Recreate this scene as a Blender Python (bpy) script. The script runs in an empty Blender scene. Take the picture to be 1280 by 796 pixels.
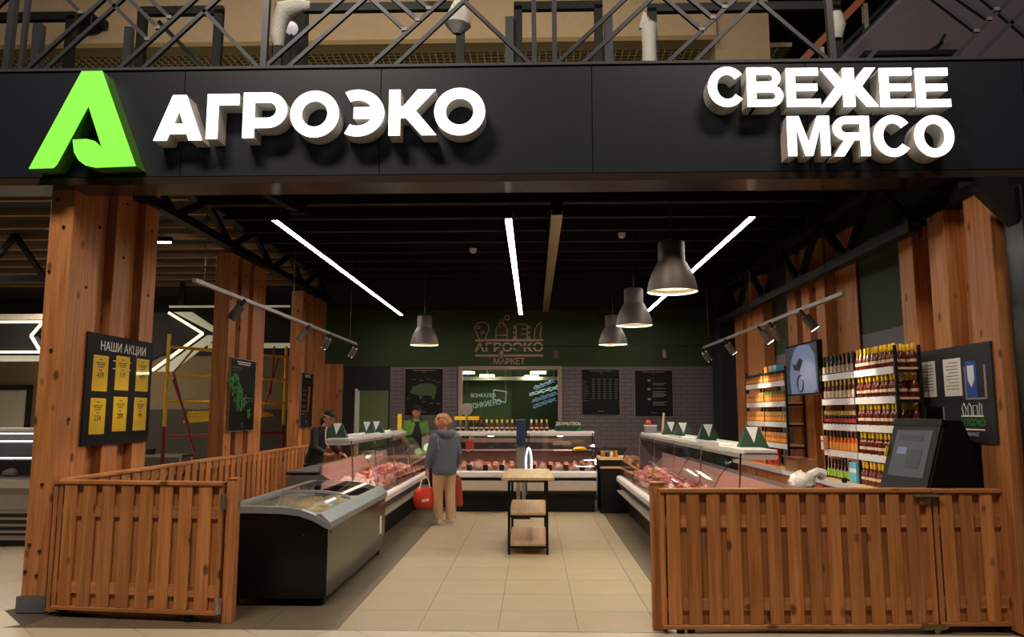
import bpy, bmesh, math, random
from mathutils import Vector, Matrix, Euler
from mathutils.geometry import tessellate_polygon
random.seed(7)
SC = bpy.context.scene
COL = SC.collection
PI = math.pi

# ------------------------------------------------------------------ camera
cam_d = bpy.data.cameras.new('camera')
cam_d.sensor_width = 36.0
cam_d.lens = 36.0 * 950 / 1280
cam_d.clip_end = 200
cam = bpy.data.objects.new('camera', cam_d)
cam.location = (0, 0, 1.65)
cam.rotation_euler = (math.radians(97.14), 0, math.radians(1.615))
COL.objects.link(cam)
SC.camera = cam

# ------------------------------------------------------------------ world, exposure, large lights
world = bpy.data.worlds.new('world')
SC.world = world
world.use_nodes = True
bg = world.node_tree.nodes['Background']
bg.inputs[0].default_value = (1.0, 0.85, 0.7, 1)
bg.inputs[1].default_value = 0.022
SC.view_settings.view_transform = 'Standard'
SC.view_settings.look = 'None'
SC.view_settings.exposure = 0.0
SC.view_settings.gamma = 1.0

def area_light(name, loc, rot, sx, sy, watts, col):
    d = bpy.data.lights.new(name, 'AREA')
    d.shape = 'RECTANGLE'; d.size = sx; d.size_y = sy; d.energy = watts; d.color = col
    o = bpy.data.objects.new(name, d)
    o.location = loc; o.rotation_euler = rot
    COL.objects.link(o)
    o['label'] = 'large light panel'; o['category'] = 'light'; o['kind'] = 'structure'
    return o
# lights of the mall hall in front of the shop (high up) and of the neighbouring shop floor on the left; the small one there is added fill
area_light('hall_or_fill_light', (-3.5, 1.5, 9.5), (math.radians(18), 0, 0), 3.0, 1.2, 560, (1.0, 0.86, 0.70))
area_light('hall_or_fill_light', (3.5, 1.5, 9.5), (math.radians(18), 0, 0), 3.0, 1.2, 310, (1.0, 0.86, 0.70))
area_light('hall_or_fill_light', (-9.5, 13.5, 4.15), (0, 0, 0), 0.3, 5.0, 190, (1.0, 0.86, 0.66))
area_light('hall_or_fill_light', (-2.0, 9.6, 9.9), (math.radians(-12), 0, 0), 8.0, 0.5, 160, (1.0, 0.82, 0.6))
area_light('hall_or_fill_light', (-7.4, 8.0, 4.15), (0, 0, 0), 2.0, 0.2, 40, (1.0, 0.88, 0.70))  # unseen fill lamp added to brighten the neighbour's fridge counter
# added upward fill lamp, brightens the upper ceiling grille from below
area_light('hall_or_fill_light', (-3.0, 14.6, 5.2), (math.radians(180), 0, 0), 11.0, 0.8, 60, (1.0, 0.84, 0.62))

# ------------------------------------------------------------------ materials
def s2l(c):
    out = []
    for v in c:
        v = v / 255.0
        out.append(v / 12.92 if v <= 0.04045 else ((v + 0.055) / 1.055) ** 2.4)
    return (*out, 1.0)

MATS = {}
def base_mat(name):
    m = bpy.data.materials.new(name); m.use_nodes = True
    nt = m.node_tree
    b = nt.nodes['Principled BSDF']
    MATS[name] = m
    return m, nt, b

def mat(name, rgb, rough=.5, metal=0.0, var=.12, scale=9.0, spec=.5, bump=0.0):
    """plain surface with a little procedural mottling"""
    m, nt, b = base_mat(name)
    tc = nt.nodes.new('ShaderNodeTexCoord')
    no = nt.nodes.new('ShaderNodeTexNoise'); no.inputs['Scale'].default_value = scale; no.inputs['Detail'].default_value = 4
    nt.links.new(tc.outputs['Object'], no.inputs['Vector'])
    mx = nt.nodes.new('ShaderNodeMix'); mx.data_type = 'RGBA'
    c = s2l(rgb)
    mx.inputs[6].default_value = tuple(v * (1 - var) for v in c[:3]) + (1,)
    mx.inputs[7].default_value = tuple(min(1, v * (1 + var)) for v in c[:3]) + (1,)
    nt.links.new(no.outputs['Fac'], mx.inputs[0])
    nt.links.new(mx.outputs[2], b.inputs['Base Color'])
    b.inputs['Roughness'].default_value = rough
    b.inputs['Metallic'].default_value = metal
    b.inputs['Specular IOR Level'].default_value = spec
    if bump:
        bp = nt.nodes.new('ShaderNodeBump'); bp.inputs['Strength'].default_value = bump; bp.inputs['Distance'].default_value = .01
        nt.links.new(no.outputs['Fac'], bp.inputs['Height']); nt.links.new(bp.outputs['Normal'], b.inputs['Normal'])
    return m

def glow(name, rgb, strength, base=(200, 200, 200)):
    m, nt, b = base_mat(name)
    b.inputs['Base Color'].default_value = s2l(base)
    b.inputs['Emission Color'].default_value = s2l(rgb)
    b.inputs['Emission Strength'].default_value = strength
    b.inputs['Roughness'].default_value = .5
    return m

def glass_mat(name, tint=(245, 245, 245), boost=.05, ior=1.5):
    m, nt, b = base_mat(name)
    nt.nodes.remove(b)
    out = nt.nodes['Material Output']
    tr = nt.nodes.new('ShaderNodeBsdfTransparent'); tr.inputs[0].default_value = s2l(tint)
    gl = nt.nodes.new('ShaderNodeBsdfGlossy'); gl.inputs['Roughness'].default_value = .04
    fr = nt.nodes.new('ShaderNodeFresnel'); fr.inputs[0].default_value = ior
    ad = nt.nodes.new('ShaderNodeMath'); ad.operation = 'ADD'; ad.inputs[1].default_value = boost; ad.use_clamp = True
    mx = nt.nodes.new('ShaderNodeMixShader')
    geo = nt.nodes.new('ShaderNodeNewGeometry')   # only the outer face of a pane mirrors
    inv = nt.nodes.new('ShaderNodeMath'); inv.operation = 'SUBTRACT'; inv.inputs[0].default_value = 1.0
    mu = nt.nodes.new('ShaderNodeMath'); mu.operation = 'MULTIPLY'
    nt.links.new(geo.outputs['Backfacing'], inv.inputs[1])
    nt.links.new(fr.outputs[0], ad.inputs[0]); nt.links.new(ad.outputs[0], mu.inputs[0]); nt.links.new(inv.outputs[0], mu.inputs[1]); nt.links.new(mu.outputs[0], mx.inputs[0])
    nt.links.new(tr.outputs[0], mx.inputs[1]); nt.links.new(gl.outputs[0], mx.inputs[2])
    nt.links.new(mx.outputs[0], out.inputs['Surface'])
    return m

def wood_mat(name, c1, c2, axis, knots=True, rough=.48):
    """sawn larch: long grain along one object axis, board-to-board tone, dark knots"""
    m, nt, b = base_mat(name)
    N = nt.nodes.new; L = nt.links.new
    tc = N('ShaderNodeTexCoord'); oi = N('ShaderNodeObjectInfo')
    off = N('ShaderNodeVectorMath'); off.operation = 'SCALE'; off.inputs[0].default_value = (37, 53, 71)
    L(oi.outputs['Random'], off.inputs['Scale'])
    add = N('ShaderNodeVectorMath'); add.operation = 'ADD'
    L(tc.outputs['Object'], add.inputs[0]); L(off.outputs[0], add.inputs[1])
    sc = [16, 16, 16]; sc['xyz'.index(axis)] = .9
    mp = N('ShaderNodeMapping'); mp.inputs['Scale'].default_value = sc
    L(add.outputs[0], mp.inputs[0])
    no = N('ShaderNodeTexNoise'); no.inputs['Scale'].default_value = 1.6; no.inputs['Detail'].default_value = 6; no.inputs['Distortion'].default_value = .6
    L(mp.outputs[0], no.inputs['Vector'])
    rp = N('ShaderNodeValToRGB')
    rp.color_ramp.elements[0].position = .32; rp.color_ramp.elements[0].color = s2l(c1)
    rp.color_ramp.elements[1].position = .68; rp.color_ramp.elements[1].color = s2l(c2)
    L(no.outputs['Fac'], rp.inputs[0])
    # tone per board
    tone = N('ShaderNodeMapRange'); tone.inputs[3].default_value = .78; tone.inputs[4].default_value = 1.18
    L(oi.outputs['Random'], tone.inputs[0])
    mul = N('ShaderNodeVectorMath'); mul.operation = 'SCALE'
    L(rp.outputs[0], mul.inputs[0]); L(tone.outputs[0], mul.inputs['Scale'])
    col = mul.outputs[0]
    if knots:
        sk = [5.5, 5.5, 5.5]; sk['xyz'.index(axis)] = 3.0
        mk = N('ShaderNodeMapping'); mk.inputs['Scale'].default_value = sk
        L(add.outputs[0], mk.inputs[0])
        vo = N('ShaderNodeTexVoronoi'); vo.inputs['Scale'].default_value = 1.0; vo.inputs['Randomness'].default_value = 1.0
        L(mk.outputs[0], vo.inputs['Vector'])
        kr = N('ShaderNodeMapRange'); kr.inputs[1].default_value = .09; kr.inputs[2].default_value = .17; kr.inputs[3].default_value = .75; kr.inputs[4].default_value = 0
        L(vo.outputs['Distance'], kr.inputs[0])
        mx = N('ShaderNodeMix'); mx.data_type = 'RGBA'
        mx.inputs[7].default_value = s2l((52, 26, 14))
        L(kr.outputs[0], mx.inputs[0]); L(col, mx.inputs[6]); col = mx.outputs[2]
    L(col, b.inputs['Base Color'])
    b.inputs['Roughness'].default_value = rough
    b.inputs['Specular IOR Level'].default_value = .3
    bp = N('ShaderNodeBump'); bp.inputs['Strength'].default_value = .15; bp.inputs['Distance'].default_value = .004
    L(no.outputs['Fac'], bp.inputs['Height']); L(bp.outputs['Normal'], b.inputs['Normal'])
    return m

for ax in 'xyz':
    wood_mat('larch_' + ax, (160, 98, 54), (194, 132, 82), ax)
    wood_mat('ply_' + ax, (216, 178, 130), (238, 206, 160), ax, knots=False, rough=.35)

M = MATS
mat('black_paint', (13, 12, 12), .55, spec=.3)
mat('black_gloss', (14, 13, 13), .3, spec=.35)
mat('ceiling_black', (14, 13, 12), .8)
mat('joist_dark', (30, 26, 23), .6, spec=.3)
mat('joist_tan', (140, 106, 70), .6)
mat('fascia_black', (28, 32, 42), .40, spec=.4, var=.06)
mat('fascia_soffit', (50, 38, 32), .25)
mat('letter_side', (205, 203, 196), .5)
mat('steel_bar', (66, 66, 72), .42, .5)
mat('weld_grey', (120, 118, 118), .45, .4)
mat('frame_black', (11, 10, 12), .5, spec=.3)
mat('frame_grey', (54, 55, 62), .5)
mat('bubble_wrap', (222, 220, 214), .35, bump=.8, scale=60)
mat('beige_wall', (192, 170, 138), .8)
mat('beige_trim', (150, 128, 82), .7)
mat('grille', (196, 178, 136), .6)
mat('dark_void', (16, 14, 13), .9)
mat('panel_mauve', (92, 82, 90), .6, var=.05)
mat('orange_trim', (150, 84, 44), .5)
mat('plinth_grey', (96, 98, 106), .6)
mat('poster_black', (20, 17, 17), .6, spec=.2)
mat('board_grey', (46, 46, 52), .6, spec=.25)
mat('white_print', (225, 222, 215), .6)
mat('dim_print', (96, 88, 84), .6)
mat('green_print', (60, 140, 58), .6)
mat('pig_green', (54, 78, 36), .6)
mat('red_print', (150, 62, 48), .6)
mat('yellow_sheet', (240, 196, 30), .45, var=.05)
mat('steel', (180, 178, 174), .3, .9)
mat('chrome', (225, 225, 225), .12, 1.0)
mat('brass', (140, 126, 82), .4, .8)
mat('aluminium', (168, 172, 178), .35, .6)
mat('freezer_side', (58, 52, 46), .16, .35)
mat('frost_white', (215, 220, 222), .7, bump=.3)
mat('bag_blue', (176, 205, 228), .3, bump=.5, scale=30)
mat('bag_yellow', (224, 206, 150), .4, bump=.6, scale=40, var=.3)
mat('case_cream', (205, 196, 184), .35)
mat('case_white', (232, 230, 226), .35)
mat('case_grey', (138, 132, 126), .4)
mat('case_dark', (34, 32, 32), .4)
mat('tub_metal', (190, 164, 156), .3, .2)
mat('price_black', (20, 20, 22), .4)
mat('tent_green', (18, 58, 36), .45)
mat('paper_white', (232, 230, 222), .6)
mat('counter_grey', (110, 106, 102), .45)
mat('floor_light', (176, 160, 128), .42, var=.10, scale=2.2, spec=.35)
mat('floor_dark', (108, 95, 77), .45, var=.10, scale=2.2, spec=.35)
mat('floor_mall', (205, 190, 166), .35, var=.06, scale=2.0, spec=.4)
mat('grout', (84, 74, 62), .8)
mat('green_wall', (38, 58, 18), .75, var=.06)
mat('grey_wall', (112, 106, 112), .75, var=.05)
mat('brick_grey', (104, 94, 98), .55, var=.10, scale=14)
mat('mortar', (62, 56, 58), .9)
mat('dark_wall', (30, 27, 30), .8)
mat('back_green', (92, 98, 68), .7)
mat('back_dark', (56, 58, 40), .8)
mat('tan_print', (168, 130, 104), .6)
mat('window_frame', (150, 130, 118), .5)
mat('lamp_shade', (96, 84, 80), .5, .2)
mat('lamp_inner', (235, 225, 200), .6)
mat('track_grey', (128, 120, 116), .4, .5)
mat('tray_metal', (196, 176, 140), .35, .8)
mat('scaff_yellow', (214, 176, 28), .45)
mat('scaff_red', (120, 26, 24), .45)
mat('neigh_wall', (120, 104, 80), .8)
mat('neigh_dark', (58, 52, 46), .7)
mat('fridge_grey', (168, 163, 156), .4)
mat('cardboard', (140, 98, 66), .8)
mat('cup_white', (228, 226, 220), .4)
mat('red_bag', (226, 62, 28), .4, bump=.4, scale=14)
mat('coral_bag', (170, 66, 52), .5, bump=.4, scale=14)
mat('skin', (205, 145, 118), .5, var=.05)
mat('skin_tan', (208, 152, 118), .5, var=.05)
mat('hair_blond', (190, 132, 84), .6, var=.4, scale=40, bump=.9)
mat('hair_dark', (26, 20, 18), .6, var=.3, scale=40)
mat('jacket', (96, 104, 116), .75, var=.12, scale=22, bump=.25)
mat('jacket_light', (150, 154, 160), .6)
mat('khaki', (206, 168, 124), .8, var=.08, scale=18, bump=.25)
mat('shoe_white', (220, 210, 198), .6)
mat('cloth_black', (22, 21, 23), .8, bump=.3, scale=20)
mat('cloth_green', (100, 152, 64), .8, bump=.25, scale=20)
mat('eye_dark', (24, 18, 16), .3)
mat('lip', (150, 76, 66), .5)
mat('sauce_red', (92, 30, 16), .14)
mat('sauce_dark', (40, 20, 14), .14)
mat('sauce_orange', (214, 98, 40), .2)
mat('sauce_amber', (196, 122, 48), .18)
mat('sauce_cream', (214, 186, 158), .3)
mat('cap_yellow', (240, 196, 24), .35)
mat('cap_red', (196, 40, 26), .35)
mat('cap_black', (28, 26, 26), .4)
mat('cap_green', (92, 120, 30), .4)
mat('cap_gold', (200, 168, 92), .35, .4)
mat('label_cream', (212, 188, 164), .55)
mat('label_orange', (226, 150, 60), .55)
mat('label_red', (170, 46, 38), .55)
mat('label_blue', (96, 180, 214), .55)
mat('label_lime', (150, 190, 60), .55)
mat('shelf_strip', (206, 206, 206), .35)
mat('tv_black', (14, 14, 16), .2)
mat('kiosk_black', (12, 11, 12), .55, spec=.2)
mat('blue_panel', (40, 58, 84), .4)
mat('blue_leaflet', (36, 84, 176), .4)
mat('pocket_clear', (150, 150, 155), .25)
mat('orange_ball', (226, 80, 30), .4)
mat('led_off', (200, 200, 196), .4)
mat('meat_pale', (246, 206, 194), .25, var=.4, scale=26, bump=.7)
mat('meat_pink', (224, 140, 126), .25, var=.55, scale=22, bump=.7)
mat('meat_red', (158, 62, 56), .25, var=.5, scale=14, bump=.5)
mat('sausage_brown', (204, 136, 96), .35, var=.3, scale=20)
mat('pack_cream', (236, 216, 190), .3, bump=.3, scale=20)
glow('led_white', (255, 244, 232), 40.0)
glow('letter_glow', (255, 255, 255), 2.2)
glow('logo_glow', (146, 250, 78), 1.0, (40, 80, 20))
mat('logo_side', (66, 120, 24), .5)
glow('bulb_glow', (255, 238, 196), 6.0)
glow('lamp_disc', (255, 244, 206), 1.15)
glow('case_led', (255, 208, 192), 14.0)
glow('case_puck', (255, 240, 225), 9.0)
glow('spot_glow', (255, 250, 240), 7.0)
glow('glow_white', (225, 238, 255), .5)
glow('glow_blue', (120, 150, 235), .32)
glow('chevron_led', (255, 240, 205), 1.15)
glow('chevron_band', (225, 215, 165), .22)
glow('ceil_panel', (255, 250, 235), 1.6)
glow('room_panel', (244, 242, 205), 42.0)
glow('fridge_led', (245, 248, 255), 4.0)
glow('tv_blue', (52, 62, 96), .25, (20, 20, 30))
glow('tv_pale', (150, 165, 205), .33, (40, 40, 50))
glow('tv_dark', (20, 26, 44), .2, (20, 20, 30))
glow('tv_green', (70, 110, 96), .2, (20, 20, 30))
glow('screen_grey', (88, 102, 110), .22, (30, 30, 30))
glow('screen_dark', (40, 48, 60), .28, (30, 30, 30))
glow('green_disc', (110, 235, 100), .6)
glow('ring_white', (245, 250, 255), 1.1)
glow('globe_glow', (215, 205, 220), .5)
glass_mat('glass', tint=(250, 247, 246), boost=.10, ior=1.55)
glass_mat('glass_pane', tint=(225, 235, 225), boost=.02, ior=1.45)
glass_mat('glass_lid', tint=(240, 240, 240), boost=.05, ior=1.45)
glass_mat('clear_film', tint=(252, 252, 252), boost=.0, ior=1.3)
glass_mat('glass_edge', tint=(225, 220, 218), boost=.3)

# ------------------------------------------------------------------ mesh helpers
class MB:
    """collects shapes in one mesh"""
    def __init__(s): s.v = []; s.f = []
    def add(s, vs, fs):
        o = len(s.v); s.v += [tuple(p) for p in vs]; s.f += [tuple(i + o for i in f) for f in fs]; return s
    def box(s, x0, x1, y0, y1, z0, z1):
        return s.add([(x0,y0,z0),(x1,y0,z0),(x1,y1,z0),(x0,y1,z0),(x0,y0,z1),(x1,y0,z1),(x1,y1,z1),(x0,y1,z1)],
            [(3,2,1,0),(4,5,6,7),(0,1,5,4),(1,2,6,5),(2,3,7,6),(3,0,4,7)])
    def bar(s, p, q, w, h=None, up=(0,0,1)):
        p = Vector(p); q = Vector(q); d = (q - p).normalized(); u = Vector(up)
        if abs(d.dot(u)) > .98: u = Vector((0,1,0))
        a = d.cross(u).normalized(); b = a.cross(d); h = h or w
        vs = []
        for c in (p, q):
            for i, j in ((-1,-1),(1,-1),(1,1),(-1,1)): vs.append(c + a*(i*w/2) + b*(j*h/2))
        return s.add(vs, [(0,1,2,3),(7,6,5,4),(0,4,5,1),(1,5,6,2),(2,6,7,3),(3,7,4,0)])
    def tube(s, pts, r, n=8, closed=False):
        pts = [Vector(p) for p in pts]; k = len(pts); rings = []
        prev = None
        for i, p in enumerate(pts):
            if closed: d = pts[(i+1) % k] - pts[i-1]
            else: d = pts[min(i+1,k-1)] - pts[max(i-1,0)]
            d.normalize()
            a = prev - d*prev.dot(d) if prev else d.orthogonal()
            if a.length < 1e-5: a = d.orthogonal()
            a.normalize(); prev = a; b = d.cross(a)
            rr = r[i] if isinstance(r, (list, tuple)) else r
            rings.append([p + (a*math.cos(2*PI*j/n) + b*math.sin(2*PI*j/n))*rr for j in range(n)])
        vs = [v for R in rings for v in R]; fs = []
        for i in range(k if closed else k-1):
            A = i*n; B = ((i+1) % k)*n
            for j in range(n): fs.append((A+j, A+(j+1)%n, B+(j+1)%n, B+j))
        if not closed: fs.append(tuple(range(n-1,-1,-1))); fs.append(tuple(range((k-1)*n, k*n)))
        return s.add(vs, fs)
    def lathe(s, prof, c=(0,0,0), n=16, cap=True):
        vs = []; fs = []; k = len(prof)
        for r, z in prof:
            for j in range(n): vs.append((c[0]+r*math.cos(2*PI*j/n), c[1]+r*math.sin(2*PI*j/n), c[2]+z))
        for i in range(k-1):
            for j in range(n): fs.append((i*n+j, i*n+(j+1)%n, (i+1)*n+(j+1)%n, (i+1)*n+j))
        if cap: fs.append(tuple(range(n-1,-1,-1))); fs.append(tuple(range((k-1)*n, k*n)))
        return s.add(vs, fs)
    def prism(s, poly, a, b, axis='y'):
        """poly in the plane across axis: y -> (x,z), x -> (y,z), z -> (x,y)"""
        def P(p, t): return {'y': (p[0], t, p[1]), 'x': (t, p[0], p[1]), 'z': (p[0], p[1], t)}[axis]
        n = len(poly); vs = [P(p, a) for p in poly] + [P(p, b) for p in poly]
        if n > 4:
            tr = [tuple(t) for t in tessellate_polygon([[Vector((p[0], p[1], 0)) for p in poly]])]
            caps = tr + [tuple(n+i for i in reversed(t)) for t in tr]
        else: caps = [tuple(range(n)), tuple(range(2*n-1, n-1, -1))]
        return s.add(vs, caps + [(i, (i+1)%n, n+(i+1)%n, n+i) for i in range(n)])
    def sweep(s, prof, a, b, fn):
        """open profile swept between two stations; fn(u,z,v) -> point"""
        n = len(prof); vs = [fn(u, z, a) for u, z in prof] + [fn(u, z, b) for u, z in prof]
        return s.add(vs, [(i, i+1, n+i+1, n+i) for i in range(n-1)])
    def ball(s, c, r, n=12, m=8, sc=(1,1,1)):
        vs = []; fs = []
        for i in range(m+1):
            t = PI*i/m
            for j in range(n):
                a = 2*PI*j/n
                vs.append((c[0]+r*sc[0]*math.sin(t)*math.cos(a), c[1]+r*sc[1]*math.sin(t)*math.sin(a), c[2]+r*sc[2]*math.cos(t)))
        for i in range(m):
            for j in range(n): fs.append((i*n+j, (i+1)*n+j, (i+1)*n+(j+1)%n, i*n+(j+1)%n))
        return s.add(vs, fs)
    def map(s, fn): s.v = [tuple(fn(*p)) for p in s.v]; return s
    def mesh(s, name, m, smooth=False, bevel=0):
        me = bpy.data.meshes.new(name)
        me.from_pydata(s.v, [], s.f)
        bm = bmesh.new(); bm.from_mesh(me)
        bmesh.ops.remove_doubles(bm, verts=bm.verts, dist=1e-5)
        bmesh.ops.recalc_face_normals(bm, faces=bm.faces)
        if bevel:
            bmesh.ops.bevel(bm, geom=[e for e in bm.edges if len(e.link_faces) == 2 and e.calc_face_angle(0) > .6], offset=bevel, segments=1, affect='EDGES')
        bm.to_mesh(me); bm.free()
        if smooth:
            me.polygons.foreach_set('use_smooth', [True]*len(me.polygons)); me.set_sharp_from_angle(angle=math.radians(40))
        me.materials.append(M[m])
        return me
    def build(s, name, m, parent=None, smooth=False, bevel=0, loc=None, rot=None):
        return obj(name, s.mesh(name, m, smooth, bevel), parent, loc, rot)

def obj(name, me, parent=None, loc=None, rot=None):
    o = bpy.data.objects.new(name, me); COL.objects.link(o)
    if name in SMALL: o['kind'] = 'stuff'
    if parent: o.parent = parent
    if loc: o.location = loc
    if rot: o.rotation_euler = rot
    return o

def tag(o, label, cat, group=None):
    o['label'] = label; o['category'] = cat
    if group: o['group'] = group
    return o
def thing(name, label, cat, loc=(0,0,0), rz=0, group=None):
    o = bpy.data.objects.new(name, None); COL.objects.link(o); o.location = loc; o.rotation_euler = (0,0,rz)
    o.empty_display_size = .1
    return tag(o, label, cat, group)
def struct(o): o['kind'] = 'structure'; return o
def stuff(o): o['kind'] = 'stuff'; return o
SMALL = ('printed_lines', 'text_rows', 'captions', 'grille_bars')   # print and bars too fine to pick apart

BOXES = {}
def bx(name, m, c, d, parent=None, rot=None, bevel=0):
    """one box-shaped piece (centre, size); equal sizes share their mesh"""
    d = tuple(round(t, 4) for t in d)
    if m in ('larch', 'ply'): m = m + '_' + 'xyz'[d.index(max(d))]
    k = (m, d, bevel)
    if k not in BOXES:
        BOXES[k] = MB().box(-d[0]/2, d[0]/2, -d[1]/2, d[1]/2, -d[2]/2, d[2]/2).mesh(name, m, False, bevel)
    return obj(name, BOXES[k], parent, c, rot)
def bb(name, m, x0, x1, y0, y1, z0, z1, parent=None, bevel=0):
    return bx(name, m, ((x0+x1)/2, (y0+y1)/2, (z0+z1)/2), (abs(x1-x0), abs(y1-y0), abs(z1-z0)), parent, None, bevel)

def dup(root, loc, rot=None, label=None, scale=None):
    r = root.copy(); COL.objects.link(r); r.location = loc
    if rot is not None: r.rotation_euler = rot
    if scale is not None: r.scale = scale
    if label: r['label'] = label
    for ch in root.children:
        c = ch.copy(); COL.objects.link(c); c.parent = r
        for g in ch.children:
            e = g.copy(); COL.objects.link(e); e.parent = c
    return r

def text(name, body, size, m, parent, loc, rot, ext=.002, bold=0, align='CENTER', sx=1.0, mirror=False):
    cu = bpy.data.curves.new(name, 'FONT'); cu.body = body; cu.size = size; cu.extrude = ext; cu.offset = bold; cu.align_x = align; cu.align_y = 'CENTER'; cu.resolution_u = 3
    t = bpy.data.objects.new(name, cu)
    COL.objects.link(t); bpy.context.view_layer.update()
    me = bpy.data.meshes.new_from_object(t.evaluated_get(bpy.context.evaluated_depsgraph_get()))
    bpy.data.objects.remove(t); bpy.data.curves.remove(cu)
    for v in me.vertices: v.co.x *= sx * (-1 if mirror else 1)
    me.materials.clear(); me.materials.append(M[m])
    return obj(name, me, parent, loc, rot)
FRONT = (PI/2, 0, 0)            # lettering on a face that looks at -Y
EAST = (PI/2, 0, PI/2)          # on a face that looks at +X
WEST = (PI/2, 0, -PI/2)         # on a face that looks at -X
ORD = ['first','second','third','fourth','fifth','sixth','seventh','eighth','ninth','tenth','eleventh','twelfth','thirteenth','fourteenth','fifteenth','sixteenth','seventeenth','eighteenth','nineteenth','twentieth']
def ordn(i):
    if i < 20: return ORD[i]
    t = {2:'twenty',3:'thirty',4:'forty'}[(i+1)//10]; r = (i+1) % 10
    return t + '-' + ORD[r-1] if r else {'twenty':'twentieth','thirty':'thirtieth','forty':'fortieth'}[t]
# ================================================================== THE SETTING
# ---- floors
fl = struct(MB().box(-16, 9, 4.0, 22, -.12, -.008).build('floor', 'grout'))
def clip_y(poly, y, keep_low):
    out = []
    for i, p in enumerate(poly):
        q = poly[(i+1) % len(poly)]
        a = (p[1] <= y) if keep_low else (p[1] >= y); b = (q[1] <= y) if keep_low else (q[1] >= y)
        if a: out.append(p)
        if a != b:
            t = (y-p[1])/(q[1]-p[1]); out.append((p[0]+t*(q[0]-p[0]), y))
    return out
def clip_x(poly, x, keep_low):
    return [(a, b) for b, a in clip_y([(q[1], q[0]) for q in poly], x, keep_low)]
xs = [-3.98, -3.36, -2.74, -2.12, -1.52, -.90, -.28, .34, .96, 1.15, 1.77, 2.39, 3.01, 3.63]
TH = 6.06
for i in range(len(xs)-1):
    for k in range(15):
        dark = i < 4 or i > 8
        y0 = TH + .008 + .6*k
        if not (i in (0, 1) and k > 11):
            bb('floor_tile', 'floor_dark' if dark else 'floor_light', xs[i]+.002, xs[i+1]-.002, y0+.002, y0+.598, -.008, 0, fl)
# mall tiles, laid at 45 degrees
g = .61; ap = (-2.33, 6.14)
for i in range(-14, 14):
    for j in range(-14, 14):
        cxx = ap[0] + (i - j)*g*.7071; cyy = ap[1] - g*.7071 + (i + j)*g*.7071
        if not (-9.5 < cxx < 4.6 and 4.9 < cyy < 9.9): continue
        h = g*.7071 - .003
        poly = [(cxx-h, cyy), (cxx, cyy-h), (cxx+h, cyy), (cxx, cyy+h)]
        if cxx > -4.9:
            if cyy > TH - .05 and cxx > -4.2: poly = clip_y(poly, TH - .01, True) if cyy - h < TH else []
            elif cyy + h > TH: poly = clip_y(poly, TH - .01, True) if cxx > -4.02-h else clip_x(poly, -4.02, True)
            if cxx <= -4.2 and poly: poly = clip_x(poly, -4.02, True)
        if len(poly) > 2:
            MB().prism(poly, -.008, 0, 'z').build('floor_tile', 'floor_mall', fl)
bb('threshold_strip', 'steel', -3.9, 3.7, TH-.008, TH+.008, -.01, .002, fl)

# ---- back wall with doorway, window, bricks
WY = 15.0
wb = struct(MB().box(-4.35, -3.5, WY, WY+.14, 0, 2.58).box(-3.5, -2.84, WY, WY+.14, 2.14, 2.58).build('wall_back', 'dark_wall'))
mb = MB().box(-2.84, -1.42, WY, WY+.14, 0, 2.58).box(-1.42, .50, WY, WY+.14, 0, 1.15).box(-1.42, .50, WY, WY+.14, 2.53, 2.58).box(.50, 3.78, WY, WY+.14, 0, 2.58)
mb.build('brick_backing', 'mortar', wb)
bb('green_band', 'green_wall', -4.35, 3.78, WY-.01, WY+.14, 2.58, 3.69, wb)
bb('black_band', 'dark_wall', -4.35, 3.78, WY, WY+.14, 3.69, 4.4, wb)
posters = [(-2.53, -1.78), (.95, 1.68), (1.98, 2.71)]
BW, BH = .243, .079
cand = []
for r in range(20):
    z0 = 2.575 - (r+1)*BH
    x = -2.84 - (BW/2 if r % 2 else 0)
    while x < 3.76:
        x0, x1 = max(x, -2.835), min(x + BW, 3.775)
        x += BW
        # cut at the window
        if x0 >= -1.50 and x1 <= .56: continue
        if x0 < -1.50 < x1: x1 = -1.50
        if x0 < .56 < x1: x0 = .56
        if x1 - x0 < .03: continue
        if any(a + .02 < x0 and x1 < b - .02 for a, b in posters) and 1.7 < z0 and z0 + BH < 2.45: continue
        cand.append((x0, x1, z0))
cand.sort(key=lambda c: (-c[2]))
rest = MB()
for n, (x0, x1, z0) in enumerate(cand):
    if n < 300:
        bb('brick', 'brick_grey', x0+.004, x1-.004, WY-.012, WY, z0+.004, z0+BH-.004, wb, .003)
    else:
        rest.box(x0+.004, x1-.004, WY-.012, WY, z0+.004, z0+BH-.004)
stuff(rest.build('lower_bricks', 'brick_grey', wb))
# doorway jamb
d1 = struct(thing('door_1', 'open doorway with a pale jamb in the back wall', 'doorway', (-3.2, WY, 0)))
bb('jamb', 'case_cream', -.32, -.27, -.03, .16, 0, 2.14, d1)
bb('jamb', 'dark_wall', .34, .37, -.02, .16, 0, 2.14, d1)
bb('lintel', 'dark_wall', -.27, .34, -.02, .16, 2.11, 2.16, d1)
bb('door_leaf', 'dark_wall', -.62, -.32, -.06, -.02, .02, 2.12, d1)
# window in the back wall
w1 = struct(thing('window_1', 'wide window with a pale frame in the brick back wall', 'window', (-.46, WY, 1.15)))
for x in (-.98, .98): bb('window_frame', 'window_frame', x-.04, x+.04, -.05, .1, 0, 1.40, w1)
bb('window_frame', 'window_frame', -1.02, 1.02, -.05, .1, 1.36, 1.43, w1)
bb('window_frame', 'window_frame', -1.02, 1.02, -.05, .1, -.05, .02, w1)
bb('pane', 'glass_pane', -.94, .94, .02, .03, .02, 1.36, w1)

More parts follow.
